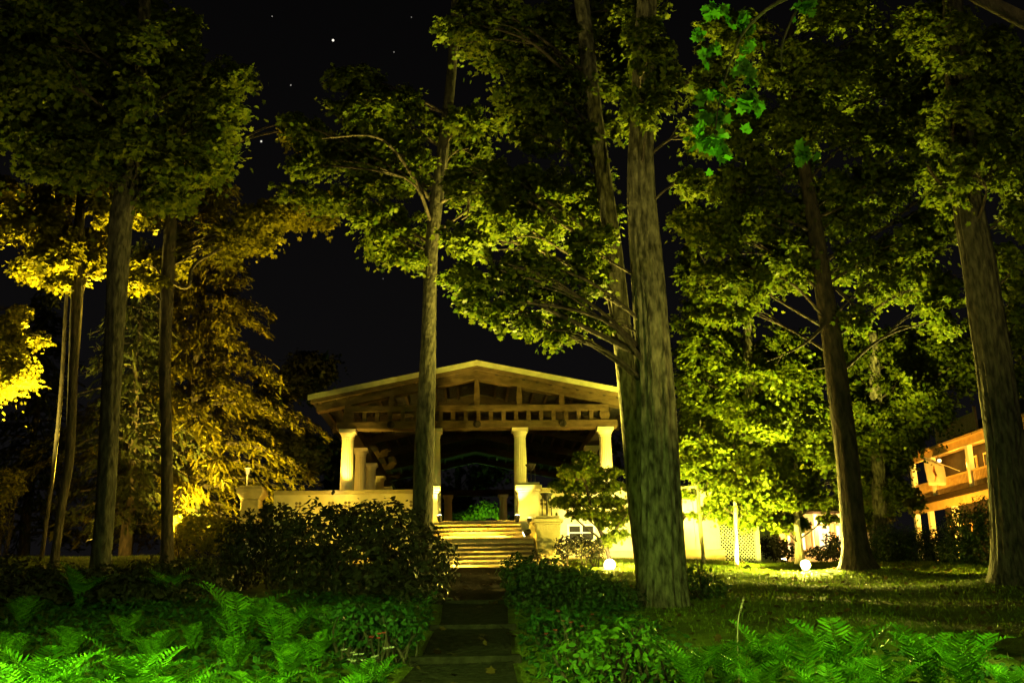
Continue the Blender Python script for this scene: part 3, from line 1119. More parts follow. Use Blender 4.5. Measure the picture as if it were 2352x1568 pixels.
tree('maple_tree', 'slender forked tree beside the leftmost big trunk with bright yellow lower leaves', 'tree', 30,
     [(128, 1262, 17), (143, 1150, 19), (160, 1043, 21), (168, 850, 22), (176, 690, 27), (182, 525, 24), (190, 420, 20), (205, 200, 16)],
     [(95, 505, 62, 42), (120, 590, 62, 40), (150, 640, 42, 22), (75, 612, 40, 22), (165, 560, 30, 40), (220, 590, 20, 60), (235, 460, 30, 60)],
     bark=M['bark_dark'], leaf=M['maple_gold'], size=.17, dens=1.7, extra=[[(178, 690, 18, 0), (204, 600, 18, .2), (220, 525, 17, .3), (232, 420, 14, .4), (250, 300, 10, .5)]])
tree('maple_tree', 'dark bare-stemmed tree silhouetted against the golden hemlock', 'tree', 30,
     [(384, 1290, 26), (383, 1050, 25), (379, 843, 26), (383, 680, 30), (392, 525, 30), (396, 350, 26), (402, 150, 20)],
     [(416, 572, 26, 50), (340, 606, 52, 26), (352, 650, 40, 18), (545, 530, 55, 34), (605, 500, 60, 30), (590, 550, 50, 25), (490, 570, 28, 14), (720, 480, 60, 28), (680, 300, 35, 30), (340, 480, 30, 40), (640, 490, 40, 20)],
     leaf=M['maple_gold'], bark=M['bark_dark'], size=.17, dens=1.7, extra=[[(384, 640, 16, 0), (430, 660, 10, 0), (445, 610, 9, 0), (500, 575, 7, 0), (600, 520, 5, 0), (720, 485, 3, 0)]])
tree('thin_tree', 'very thin leafless stem at the far edge of the dark wood by the forked tree', 'tree', 33,
     [(106, 1200, 9), (122, 1080, 9), (140, 900, 9), (152, 690, 8), (160, 540, 6)], [], limbs=False, bark=M['bark_dark'], flare=1.1, seg=10)
tree('maple_tree', 'leafy tree reaching in from the picture edge with brilliant yellow lower boughs', 'tree', 32,
     [(-95, 1260, 40), (-90, 900, 36), (-80, 500, 30), (-60, 100, 22)],
     [(8, 815, 52, 38), (22, 880, 42, 26), (-20, 850, 70, 60), (25, 735, 32, 18), (50, 715, 22, 12), (10, 770, 40, 18), (-30, 500, 60, 70), (5, 430, 30, 20)],
     leaf=M['gold'], size=.17, dens=2.0)
tree('maple_tree', 'straight slim tree standing before the hall, branching over its gable', 'tree', 25,
     [(966, 1290, 48), (970, 1180, 46), (976, 1000, 44), (982, 850, 38), (986, 700, 32), (992, 560, 32), (1008, 420, 32), (1030, 240, 26), (1042, 100, 24), (1052, -100, 20)],
     [(690, 290, 38, 24), (718, 385, 52, 24), (755, 465, 62, 30), (800, 345, 85, 48), (840, 250, 80, 42), (900, 310, 70, 40), (880, 415, 75, 45), (965, 390, 40, 45), (855, 495, 55, 35), (900, 545, 70, 35), (935, 590, 42, 22),
      (1085, 345, 62, 42), (1115, 440, 50, 30), (1085, 280, 70, 36), (820, 180, 60, 30), (930, 235, 55, 35)],
     bark=M['bark_mid'], size=.15, dens=1.15, ridge=.05,
     extra=[[(990, 460, 14, 0), (965, 430, 11, -.2), (905, 345, 8, -.5), (850, 312, 6, -.8), (740, 318, 3, -1)], [(1002, 470, 10, 0), (1050, 450, 7, -.4), (1150, 444, 4, -.8)],
            [(1066, 455, 7, -.5), (1050, 430, 5, -.5), (1022, 390, 3, -.5)], [(1075, 448, 6, -.6), (1075, 490, 5, -.6), (1060, 505, 3, -.6)]])
tree('maple_tree', 'darker leaning trunk pressed close behind the great pale-barked maple', 'tree', 21,
     [(1492, 1340, 52), (1470, 1180, 52), (1448, 950, 50), (1428, 760, 46), (1410, 580, 42), (1395, 480, 42), (1370, 300, 40), (1352, 150, 42), (1330, -60, 38)],
     [(1080, 60, 70, 36), (1150, 90, 80, 42), (1240, 60, 90, 45), (1310, 100, 80, 55), (1410, 95, 45, 55), (1425, 165, 34, 42), (1215, 150, 90, 42), (1190, 225, 70, 36), (1260, 260, 80, 48), (1230, 320, 40, 36),
      (1300, 190, 70, 45), (1180, 420, 70, 45), (1280, 430, 70, 40), (1150, 500, 75, 40), (1260, 510, 85, 50), (1345, 480, 45, 40), (1140, 20, 80, 30), (1430, 30, 60, 40), (1375, 620, 34, 50), (1050, 420, 36, 40), (1090, 540, 50, 36), (1340, 330, 50, 50)],
     bark=M['bark'], size=.14, dens=1.15, ridge=.06)
tree('maple_tree', 'great maple with furrowed pale grey-green bark, the widest trunk', 'tree', 18.2,
     [(1520, 1385, 104), (1517, 1250, 98), (1513, 1100, 92), (1506, 900, 84), (1490, 650, 76), (1472, 430, 66), (1476, 250, 56), (1484, 60, 50), (1490, -120, 46)],
     [(1050, 640, 50, 34), (1130, 625, 70, 40), (1225, 610, 75, 45), (1140, 695, 75, 32), (1080, 690, 40, 28), (1250, 705, 75, 42), (1330, 660, 60, 50), (1270, 770, 45, 24), (1190, 745, 60, 24), (1320, 740, 50, 24), (1345, 580, 45, 50), (1395, 745, 24, 18),
      (1620, 300, 50, 60), (1640, 180, 60, 60), (1590, 420, 40, 40), (1475, 240, 50, 60, -1.5), (1485, 100, 55, 70, -1.5), (1530, 200, 40, 60, -1.0)],
     size=.125, dens=1.25, ridge=.085, seg=84, flare=1.18,
     extra=[[(1448, 800, 12, 1), (1400, 770, 9, .6), (1350, 720, 7, .3), (1280, 690, 4, 0)], [(1420, 800, 10, 1), (1398, 690, 7, .8), (1390, 640, 4, .5)], [(1478, 520, 8, 1), (1520, 130, 4, 0.5)]])
tree('maple_tree', 'dark leaning trunk rising from a low root mound on the lit lawn', 'tree', 26,
     [(1972, 1318, 66), (1962, 1230, 56), (1946, 1050, 52), (1926, 900, 50), (1910, 780, 48), (1888, 640, 42), (1872, 520, 38), (1850, 400, 32), (1830, 250, 26), (1815, 60, 20)],
     [(1640, 540, 55, 42), (1720, 500, 75, 42), (1655, 625, 50, 28), (1720, 655, 75, 42), (1690, 715, 52, 26), (1800, 470, 60, 40), (1790, 570, 60, 42), (1840, 620, 30, 40), (1945, 500, 60, 45), (1980, 590, 75, 36), (2080, 560, 75, 50), (2120, 660, 75, 45), (2020, 660, 60, 30), (2160, 740, 40, 30),
      (1930, 430, 70, 40), (2040, 430, 85, 45), (1680, 430, 60, 40), (1700, 300, 85, 60), (1850, 280, 95, 65), (2000, 310, 95, 60), (1950, 150, 100, 70), (2110, 210, 90, 70), (1770, 390, 60, 40), (2160, 470, 50, 60), (1960, 730, 40, 30), (1820, 150, 80, 60), (1700, 80, 70, 60), (2080, 70, 90, 60), (1930, 30, 90, 50)],
     bark=M['bark_dark'], leaf=M['maple_green'], size=.155, dens=1.2, ridge=.06, flare=1.75,
     extra=[[(1876, 440, 12, 0), (1930, 432, 9, -.3), (1990, 430, 6, -.6)], [(1918, 660, 11, 0), (1960, 700, 8, -.3), (1985, 725, 5, -.4)], [(1905, 730, 11, 0), (1870, 770, 8, -.3), (1830, 800, 5, -.5), (1760, 830, 3, -.7)]])
tree('maple_tree', 'stout grey trunk cutting across the porch house, rightmost in the garden', 'tree', 20.5,
     [(2332, 1350, 92), (2326, 1240, 86), (2312, 1050, 84), (2286, 850, 80), (2262, 700, 78), (2244, 580, 76), (2224, 470, 68), (2210, 330, 60), (2195, 150, 52), (2185, -60, 46)],
     [(2250, 110, 95, 70), (2300, 240, 75, 70), (2200, 320, 75, 60), (2320, 400, 50, 60), (2150, 40, 80, 50), (2330, 620, 36, 60), (2335, 760, 28, 60), (2330, 500, 40, 50), (2180, 420, 60, 40), (2340, 880, 22, 40), (2205, 250, 60, 60, -1.6), (2215, 380, 50, 60, -1.6), (2190, 100, 60, 80, -1.6)],
     leaf=M['maple_green'], bark=M['bark_mid'], size=.13, dens=1.15, ridge=.085, seg=72, flare=1.4,
     extra=[[(2210, 480, 18, 0), (2180, 440, 13, -.3), (2150, 410, 8, -.5), (2130, 380, 5, -.6)]])

# bough of big leaves hanging close to the lamp
tree('maple_tree', 'near maple overhead whose big bright green leaves hang beside the great trunk', 'tree', 9.0,
     [(2560, 1500, 120), (2540, 900, 110), (2480, 300, 100), (2440, -300, 80)],
     [(1618, 100, 32, 48), (1636, 205, 28, 46), (1604, 318, 20, 30), (1658, 335, 32, 20), (1645, 40, 40, 30), (1700, 140, 22, 34), (1645, 275, 26, 30), (1852, 12, 12, 14), (1846, 345, 6, 12), (1705, 60, 30, 28), (1720, 230, 18, 20)],
     leaf=M['near'], size=.125, dens=.24, tmpl=MAPLE, limbs=False, fill=False, nrm=(0, -1, .15), ridge=.06, seg=24,
     extra=[[(2460, 100, 50, 0), (2100, -60, 26, 0), (1850, -20, 14, 0), (1720, 60, 8, 0), (1660, 200, 4, 0), (1640, 320, 2, 0)], [(1850, -20, 10, 0), (1800, 90, 6, 0), (1795, 160, 4, 0)]])

# maples and dark trees behind the lawn
tree('maple_tree', 'spreading maple behind the saplings, its low boughs glowing yellow-green', 'tree', 41,
     [(1722, 1260, 34), (1722, 1100, 30), (1720, 900, 26), (1715, 700, 18)],
     [(1620, 800, 60, 40), (1700, 790, 70, 40), (1790, 800, 70, 40), (1850, 850, 60, 45), (1625, 880, 60, 45), (1710, 870, 70, 45), (1790, 890, 70, 45), (1610, 960, 50, 45), (1690, 960, 70, 45), (1770, 970, 70, 45), (1850, 950, 60, 50), (1640, 1040, 60, 40), (1720, 1050, 60, 40), (1870, 1020, 50, 50), (1800, 1050, 60, 40), (1590, 880, 30, 60), (1585, 500, 36, 40), (1578, 620, 26, 50), (1585, 740, 34, 40), (1640, 690, 40, 40)],
     leaf=M['maple_green'], size=.2, dens=1.15)
tree('maple_tree', 'broad maple between the dark leaning trunk and the porch house', 'tree', 44,
     [(2020, 1240, 36), (2018, 1100, 32), (2012, 900, 28), (2005, 760, 20)],
     [(1990, 800, 60, 45), (2070, 800, 70, 45), (2140, 830, 60, 50), (2200, 860, 50, 40), (1990, 890, 60, 50), (2070, 890, 70, 50), (2130, 920, 50, 36), (1990, 980, 60, 50), (2060, 980, 60, 50), (2090, 1000, 30, 40), (2020, 1060, 50, 45), (2060, 1130, 30, 30), (2010, 1150, 40, 40), (1990, 1100, 50, 40), (2225, 820, 40, 50)],
     leaf=M['maple_green'], size=.2, dens=1.15)
for px, yy, label in ((1050, 72, 'dim tree seen through the middle bays of the hall'), (1290, 76, 'dim tree behind the hall roof beside the great maple'), (850, 78, 'dim tree behind the hall beyond the receding columns'),
                      (640, 66, 'dark tree in the night behind the hemlock')):
    tree('forest_tree', label, 'tree', yy, [(px, 1230, 16), (px + 2, 1100, 14), (px + 4, 900, 10)],
         [(px + RNG.uniform(-90, 90), yq, RNG.uniform(45, 70), 32) for yq in np.linspace(930 if px > 700 else 850, 1170, 9)], leaf=M['rhodo'], size=.3, dens=1.0, group='dark trees behind the hall')


# ------------------------------------------------------------------ conifers
def conifer(name, label, Y, foot, top, rmax, leaf, nb=90, size=.42, low=.1, droop=.35, dens=1.0):
    a, b = U(foot[0], foot[1], Y), U(top[0], top[1], Y)
    g = gz(a[0], Y)
    a = np.array([a[0], Y, g - .1])
    root = thing(name, label, 'tree', (a[0], Y, g))
    H = b[2] - a[2]
    mb = MB()
    pts = [a + (b - a) * t + np.array([RNG.normal() * .05, RNG.normal() * .05, 0]) * (t > 0) for t in np.linspace(0, 1, 14)]
    mb.tube(pts, list(np.linspace(.26, .02, 14)), 12, .05)
    mb.build('trunk', M['bark_dark'], root, smooth=True)
    lb = MB()
    C, N, D = [], [], []
    for i in range(nb):
        t = low + (1 - low) * (i + RNG.random()) / nb
        p0 = a + (b - a) * t
        L = rmax * (1 - t) ** .75 * RNG.uniform(.45, 1.2) + .35
        an = i * 2.39996 + RNG.normal() * .25
        h = np.array([math.cos(an), math.sin(an), 0])
        ts = np.linspace(0, 1, 9)
        P = [p0 + h * L * q + np.array([0, 0, L * (.18 * q - droop * 1.2 * q ** 2.2)]) for q in ts]
        lb.tube(P, list(np.linspace(.035 + .012 * L, .006, 9)), 5)
        nsp = int((16 + 17 * L) * dens)
        for _ in range(nsp):
            q = RNG.uniform(.18, 1.0)
            pc = p0 + h * L * q + np.array([0, 0, L * (.18 * q - droop * 1.2 * q ** 2.2)])
            sd = np.array([-h[1], h[0], 0]) * RNG.choice([-1, 1])
            off = RNG.uniform(.05, .30 + .16 * L * (1 - q))
            pc = pc + sd * off + np.array([0, 0, -.35 * off + RNG.normal() * .14])
            C.append(pc)
            D.append(sd * RNG.uniform(.2, 1) + h * RNG.uniform(.3, 1.1) + np.array([0, 0, -.95 + RNG.normal() * .35]))
            N.append(np.array([0, -.45, .7]) + RNG.normal(size=3) * .45 + h * .3)
    lb.build('limbs', M['bark_dark'], root)
    C = np.array(C)
    link('crown', leaf_mesh('crown', C, np.array(N), RNG.uniform(.6, 1.3, len(C)) * size, SPRAY * np.array([.62, 1.0]), -np.array(D)), leaf, root)
    return root


conifer('hemlock_tree', 'tall drooping hemlock lit gold from below beside the dark stem', 42, (405, 1215), (500, 380), 7.0, M['hemlock'], nb=125, size=.40, low=.07, dens=2.7)
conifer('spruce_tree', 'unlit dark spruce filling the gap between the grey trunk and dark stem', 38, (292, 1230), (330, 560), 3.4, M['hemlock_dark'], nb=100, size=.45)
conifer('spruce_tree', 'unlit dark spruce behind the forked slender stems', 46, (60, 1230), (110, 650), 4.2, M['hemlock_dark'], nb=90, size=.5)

# ------------------------------------------------------------------ saplings and the small tree by the stair
tree('sapling', 'thin dark-stemmed sapling in front of the bright podium wall', 'sapling', 31.5,
     [(1617, 1292, 9), (1608, 1200, 9), (1603, 1120, 8), (1606, 1040, 6), (1608, 960, 4)],
     [(1600, 1080, 40, 18), (1630, 1050, 40, 22), (1590, 1020, 40, 22), (1640, 1100, 28, 14), (1585, 1132, 22, 9), (1640, 1168, 24, 9), (1590, 1180, 16, 7), (1620, 990, 50, 26), (1580, 1060, 22, 14)],
     leaf=M['sapling'], size=.13, dens=1.35, flare=1.2, seg=10, bark=M['bark'])
tree('sapling', 'thin straight sapling rising before the lattice screen', 'sapling', 31.0,
     [(1692, 1302, 9), (1690, 1220, 9), (1688, 1130, 8), (1686, 1020, 5)],
     [(1680, 1120, 45, 20), (1720, 1100, 45, 22), (1660, 1080, 40, 22), (1740, 1150, 45, 18), (1690, 1180, 45, 16), (1700, 1050, 60, 26), (1750, 1080, 40, 22), (1650, 1150, 22, 12)],
     leaf=M['sapling'], size=.13, dens=1.35, flare=1.2, seg=10, bark=M['bark_pale'])
tree('sapling', 'young tree with brightly lit pale stem beside the lawn floodlight', 'sapling', 32.4,
     [(1838, 1290, 20), (1834, 1240, 16), (1830, 1180, 12), (1828, 1080, 9), (1830, 980, 6)],
     [(1810, 1100, 50, 24), (1860, 1090, 50, 24), (1780, 1140, 40, 16), (1890, 1140, 40, 18), (1840, 1150, 34, 14), (1800, 1050, 50, 26), (1880, 1040, 50, 26), (1830, 1195, 22, 14), (1850, 1000, 50, 30), (1760, 1190, 40, 14), (1930, 1100, 30, 24), (1790, 1210, 30, 12), (1900, 1190, 24, 8)],
     leaf=M['sapling'], size=.14, dens=1.2, flare=1.5, seg=12, bark=M['bark_pale'])
tree('dogwood_tree', 'small layered green tree with bent stems standing before the basement window', 'tree', 31,
     [(1400, 1285, 9), (1388, 1240, 9), (1368, 1195, 8), (1350, 1130, 6), (1340, 1060, 4)],
     [(1345, 1050, 34, 14), (1320, 1080, 46, 12), (1380, 1085, 50, 12), (1300, 1115, 42, 10), (1350, 1115, 60, 12), (1410, 1115, 36, 12), (1320, 1150, 60, 11), (1390, 1150, 55, 13), (1430, 1180, 26, 14), (1350, 1180, 50, 9), (1400, 1195, 34, 12), (1420, 1225, 24, 10), (1390, 1240, 24, 9), (1290, 1150, 24, 7)],
     leaf=M['sapling'], size=.12, dens=1.9, flare=1.2, seg=10, bark=M['bark_dark'],
     extra=[[(1392, 1255, 6, 0), (1410, 1220, 5, -.2), (1428, 1195, 4, -.3), (1440, 1180, 3, -.3)], [(1400, 1275, 6, 0), (1375, 1235, 5, -.3), (1350, 1215, 4, -.3), (1310, 1180, 3, -.4)]])

# ------------------------------------------------------------------ shrubs
bush('rhododendron', 'big dark rhododendron mass beside the path, hiding the foot of the stair', 'shrub', 21,
     [(745, 1225, 95, 68), (840, 1205, 85, 54), (910, 1235, 85, 78), (980, 1290, 70, 70, -1), (730, 1310, 95, 60, -1), (850, 1310, 110, 70, -1.5), (960, 1370, 80, 50, -2)],
     M['rhodo'], .14, 1.6, group='dark shrubs below the hall')
bush('yew_bush', 'low black shrub in deep shadow between the golden shrub and rhododendron', 'shrub', 23,
     [(560, 1250, 60, 60), (630, 1215, 75, 60), (660, 1290, 60, 60), (540, 1310, 60, 40)], M['rhodo'], .13, 1.6, group='dark shrubs below the hall')
bush('golden_shrub', 'yellow-lit leafy shrub under the stone pier', 'shrub', 33.5,
     [(425, 1205, 42, 26), (480, 1200, 50, 28), (525, 1210, 30, 20), (440, 1245, 50, 30), (500, 1250, 40, 26)], M['gold'], .16, 1.6)
bush('golden_shrub', 'bright orange-yellow shrub glowing at the picture edge under the leafy boughs', 'shrub', 36,
     [(18, 1095, 36, 22), (35, 1120, 28, 18), (5, 1130, 40, 24), (-30, 1180, 50, 60)], M['gold'], .16, 1.6)
bush('yew_bush', 'long low bed of black undergrowth beneath the left-hand trunks', 'shrub', 20.5,
     [(20, 1325, 90, 44), (130, 1335, 90, 36), (250, 1335, 90, 34), (360, 1325, 90, 40), (460, 1325, 80, 44), (70, 1360, 120, 34, -1), (300, 1365, 140, 30, -1)], M['rhodo'], .12, 1.5, group='dark shrubs below the hall')
bush('yew_bush', 'rounded dark green bush at the stair foot, right beside the path', 'shrub', 18,
     [(1190, 1320, 44, 46), (1240, 1320, 60, 46), (1200, 1385, 40, 50), (1290, 1350, 60, 50), (1250, 1400, 70, 40), (1340, 1340, 55, 42)], M['yew'], .085, 1.7, group='dark shrubs below the hall')
bush('yew_bush', 'loose dark bush spreading toward the foot of the great maple', 'shrub', 17,
     [(1380, 1370, 60, 44), (1430, 1380, 50, 44), (1350, 1410, 70, 34)], M['yew'], .08, 1.4, group='dark shrubs below the hall')
bush('yew_bush', 'small clipped dark bush under the basement window', 'shrub', 29.5,
     [(1300, 1255, 26, 26), (1335, 1252, 30, 24), (1365, 1262, 26, 24)], M['rhodo'], .09, 1.7)
bush('laurel_bush', 'ragged dark plant on the lawn edge just past the great maple', 'shrub', 19,
     [(1600, 1330, 36, 34), (1640, 1350, 36, 26), (1595, 1390, 40, 30)], M['yew'], .1, 1.2)
bush('hedge', 'long grey-green clipped hedge below the porch house', 'hedge', 34,
     [(2040, 1255, 50, 48), (2100, 1260, 55, 50), (2160, 1265, 50, 50), (2020, 1290, 40, 30)], M['yew'], .1, 1.6)
bush('laurel_bush', 'tall dark bush rising above the hedge beside the stout grey trunk', 'shrub', 32,
     [(2215, 1210, 50, 50), (2250, 1260, 50, 60), (2200, 1280, 50, 45), (2265, 1180, 30, 40)], M['yew'], .11, 1.6)
bush('laurel_bush', 'black bush just behind the lattice screen post', 'shrub', 42, [(1775, 1255, 36, 26), (1800, 1262, 34, 22)], M['rhodo'], .15, 1.6)
bush('laurel_bush', 'black bush before the cottage at the floodlight\'s far side', 'shrub', 38, [(1890, 1268, 40, 16), (1930, 1262, 36, 26), (1910, 1240, 20, 20)], M['rhodo'], .14, 1.5)
bush('green_bush', 'vivid green lit bush seen through the hall beyond the deck', 'shrub', 66,
     [(1115, 1170, 34, 18), (1095, 1180, 30, 12), (1150, 1184, 18, 9), (1070, 1186, 20, 9)], M['maple_green'], .25, 1.6)

# ------------------------------------------------------------------ ferns
def frond_verts(base, az, L, el0, bend, wmax, npin, V, roll=0.0):
    h = np.array([math.cos(az), math.sin(az), 0])
    sv = np.array([-h[1], h[0], 0])
    n = 26
    pts, tn = [np.array(base, float)], []
    e = el0
    for i in range(n):
        e = el0 - bend * ((i + 1) / n) ** 1.7
        d = h * math.cos(e) + np.array([0, 0, math.sin(e)])
        pts.append(pts[-1] + d * L / n)
        tn.append(d)
    tn.append(tn[-1])
    pts, tn = np.array(pts), np.array(tn)
    # the midrib, a thin flat strip of 6-sided faces
    for i in range(0, n - 2, 2):
        w0 = .006 * (1 - i / n) + .0015
        V.append([pts[i] - sv * w0, pts[i] + sv * w0, pts[i + 1] + sv * w0, pts[i + 2] + sv * w0 * .9, pts[i + 2] - sv * w0 * .9, pts[i + 1] - sv * w0])
    for k in range(npin):
        t = .13 + .86 * (k + .5) / npin
        i = min(int(t * n), n - 1)
        p = pts[i] + (pts[i + 1] - pts[i]) * (t * n - i)
        d = tn[i]
        up = np.cross(sv, d)
        wl = wmax * min(1, (t - .05) / .42) ** .8 * (1 - max(0, (t - .55) / .45) ** 2.0) + .006
        pw = L * .86 / npin * .33
        for sgn in (-1, 1):
            l = wl * RNG.uniform(.88, 1.08)
            dr = sv * sgn * math.cos(.3) + d * math.sin(.3 + .25 * t) - up * abs(RNG.normal() * .10)
            dr /= np.linalg.norm(dr)
            side = np.cross(up, dr)
            q = p + d * RNG.normal() * .002
            V.append([q - side * pw * .7, q + dr * l * .35 - side * pw, q + dr * l * .75 - side * pw * .62 - up * l * .06, q + dr * l - up * l * .13,
                      q + dr * l * .75 + side * pw * .62 - up * l * .06, q + dr * l * .35 + side * pw])


def fern(label, px, top, Y, nf=9, az0=None, tall=1.0, spread=1.0, group='ferns edging the garden'):
    p = U(px, top, Y)
    x = float(p[0])
    g = gz(x, Y)
    H = max(.35, p[2] - g)
    V = []
    for k in range(nf):
        az = 2 * math.pi * (k + RNG.uniform(-.3, .3)) / nf + (az0 or 0)
        L = H * RNG.uniform(.95, 1.2) * tall
        frond_verts((x + RNG.normal() * .03, Y + RNG.normal() * .03, g), az, L, math.radians(RNG.uniform(66, 84)), math.radians(RNG.uniform(50, 95)) * spread, L * .19, 19, V)
    V = np.array(V).reshape(-1, 3)
    o = link('fern', poly_mesh('fern', V, len(V) // 6, 6), M['fern'], None, (x, Y, g))
    return tag(o, label, 'fern', group)


for lb_, px, top, Y, nf in [
    ('dim fern in shadow at the base of the big grey trunk', 190, 1290, 19, 12),
    ('dim fern between the grey trunk and the dark stem', 388, 1288, 19.5, 10),
    ('shadowed low fern beside the picture edge behind the bright row', 60, 1345, 16, 9),
    ('shadowed fern midway behind the bright front ferns', 300, 1395, 14, 10),
    ('tall upright fern with one frond standing apart, against black shade', 555, 1325, 12.5, 9),
    ('tall fern with two feathery plumes in front of the rhododendron', 655, 1345, 12, 10),
    ('fern leaning toward the rhododendron, dimmer than its neighbour plumes', 755, 1360, 13, 9),
    ('small dim fern in front of the leaning fern', 450, 1415, 13, 10),
    ('dim fern standing between the twin-plume fern and the path plants', 720, 1430, 11, 10),
    ('dim fern low in front of the fern standing apart', 540, 1440, 11, 11),
    ('dim fern on the rise behind the pointed bright one', 350, 1425, 11.5, 11),
    ('dim fern behind the highest bright arch', 170, 1420, 12, 11),
    ('dim fern at the picture edge behind the corner fern', 20, 1430, 11.5, 11),
    ('bright arching fern at the very corner', 25, 1490, 8.2, 11),
    ('bright broad fern with the highest arch of the front row', 120, 1450, 8.6, 12),
    ('bright fern tucked between two broad ones in the front row', 215, 1500, 8.4, 10),
    ('bright fern with a pointed upright tip, middle of the front row', 312, 1445, 8.8, 12),
    ('bright fern low before the pointed one', 350, 1515, 8.0, 11),
    ('bright splayed fern right of the pointed one', 430, 1495, 8.6, 11),
    ('bright star-shaped fern nearest the path on the lower edge', 590, 1510, 8.3, 12),
    ('bright fern between the splayed and star-shaped ones', 505, 1530, 8.2, 10),
    ('fern cut by the lower edge beside the white flowers', 760, 1530, 8.3, 11),
    ('dim fern leaning over the path side beneath pink flowers', 840, 1490, 9.5, 9),
    ('dim fern behind the star-shaped one', 660, 1465, 10, 10),
    ('tallest plume fern facing the dark lawn', 1925, 1388, 9.2, 9),
    ('fern of broad fronds just past the grassy stalk', 1760, 1415, 9.6, 10),
    ('fern with slanting frond beside the tallest plume', 1850, 1415, 9.0, 9),
    ('fern of two crossing plumes toward the stout grey trunk', 2120, 1410, 9.2, 10),
    ('fern with dense high fronds below the stout grey trunk', 2200, 1425, 8.8, 11),
    ('low fern at the corner under the stout grey trunk', 2310, 1490, 8.4, 10),
    ('fern half hidden between tallest and crossing plumes', 2020, 1470, 8.5, 10),
    ('fern beside the hydrangea leaves', 1580, 1440, 9.2, 10),
    ('fern behind the grassy stalk', 1665, 1450, 9.5, 10),
    ('low fern on the lower edge below the broad fronds', 1740, 1490, 8.2, 10),
    ('low fern on the lower edge below the tallest plume', 1900, 1500, 8.0, 10),
]:
    fern(lb_, px, top, Y, nf)

bush('hydrangea', 'bright leafy hydrangea spilling over the path edge', 'plant', 9.3,
     [(1330, 1500, 80, 40), (1400, 1465, 80, 35), (1470, 1490, 80, 40), (1300, 1560, 60, 40), (1400, 1560, 90, 50), (1520, 1540, 60, 45), (1450, 1440, 50, 22)], M['hosta'], .075, .75, group='low leafy plants by the path', up=1.6)
bush('hydrangea', 'dim leafy plant in shade above the bright hydrangea', 'plant', 12.5,
     [(1250, 1430, 40, 24), (1300, 1425, 50, 22), (1270, 1460, 40, 22)], M['cover'], .075, 1.2, group='low leafy plants by the path')
bush('hydrangea', 'dim leafy plant with pale leaves on the path edge under the rhododendron', 'plant', 12,
     [(880, 1420, 60, 30), (930, 1450, 50, 30), (840, 1460, 60, 34), (800, 1410, 60, 30)], M['cover'], .08, 1.1, group='low leafy plants by the path')


def flowers(label, px, py, Y, n, mat, size, spread, group=None):
    c = U(px, py, Y)
    root = thing('flowering_plant', label, 'flower', (c[0], Y, gz(c[0], Y)), group)
    st = MB()
    C, N = [], []
    for i in range(n):
        q = c + RNG.normal(size=3) * np.array([spread, spread, spread * .45])
        g0 = np.array([c[0] + RNG.normal() * spread * .3, Y + RNG.normal() * spread * .3, 0])
        g0[2] = gz(g0[0], g0[1])
        if q[2] < g0[2] + .1:
            q[2] = g0[2] + .12
        st.tube([g0, q], [.006, .004], 5)
        for k in range(6):
            a = k * 1.047
            C.append(q + np.array([math.cos(a), math.sin(a), .1]) * size * .45)
            N.append(np.array([-math.cos(a) * .4, -math.sin(a) * .4 - .5, .8]))
    st.build('stems', M['bark_dark'], root)
    C = np.array(C)
    link('blossom', leaf_mesh('blossom', C, np.array(N), np.full(len(C), size), OVAL), mat, root)


flowers('pink-red blossoms beside the path below the rhododendron', 868, 1462, 10.8, 4, M['petal_pink'], .032, .07)
flowers('dim red blossoms in the shade above the bright hydrangea', 1300, 1432, 11.5, 7, M['petal_pink'], .028, .16)
flowers('pale white blossoms low beside the path near the front ferns', 850, 1505, 9.8, 11, M['petal_white'], .034, .16)

# a dry seed stalk standing out of the ferns
sx = U(1690, 1470, 9.6)
root = thing('seed_stalk', 'single dry grass stalk slanting up from the ferns', 'grass stalk', (sx[0], 9.6, gz(sx[0], 9.6)))
mb = MB()
mb.tube(smooth_path([np.array([sx[0], 9.6, gz(sx[0], 9.6)]), U(1694, 1440, 9.6), U(1708, 1370, 9.6)], 5), list(np.linspace(.008, .004, 11)), 5)
mb.build('stem', M['bark_pale'], root)
C = np.array([U(1694 + 14 * t, 1440 - 70 * t, 9.6) for t in np.linspace(.5, 1, 16)])
link('seed_head', leaf_mesh('seed_head', C, RNG.normal(size=(16, 3)), np.full(16, .04), OVAL), M['bark_pale'], root)


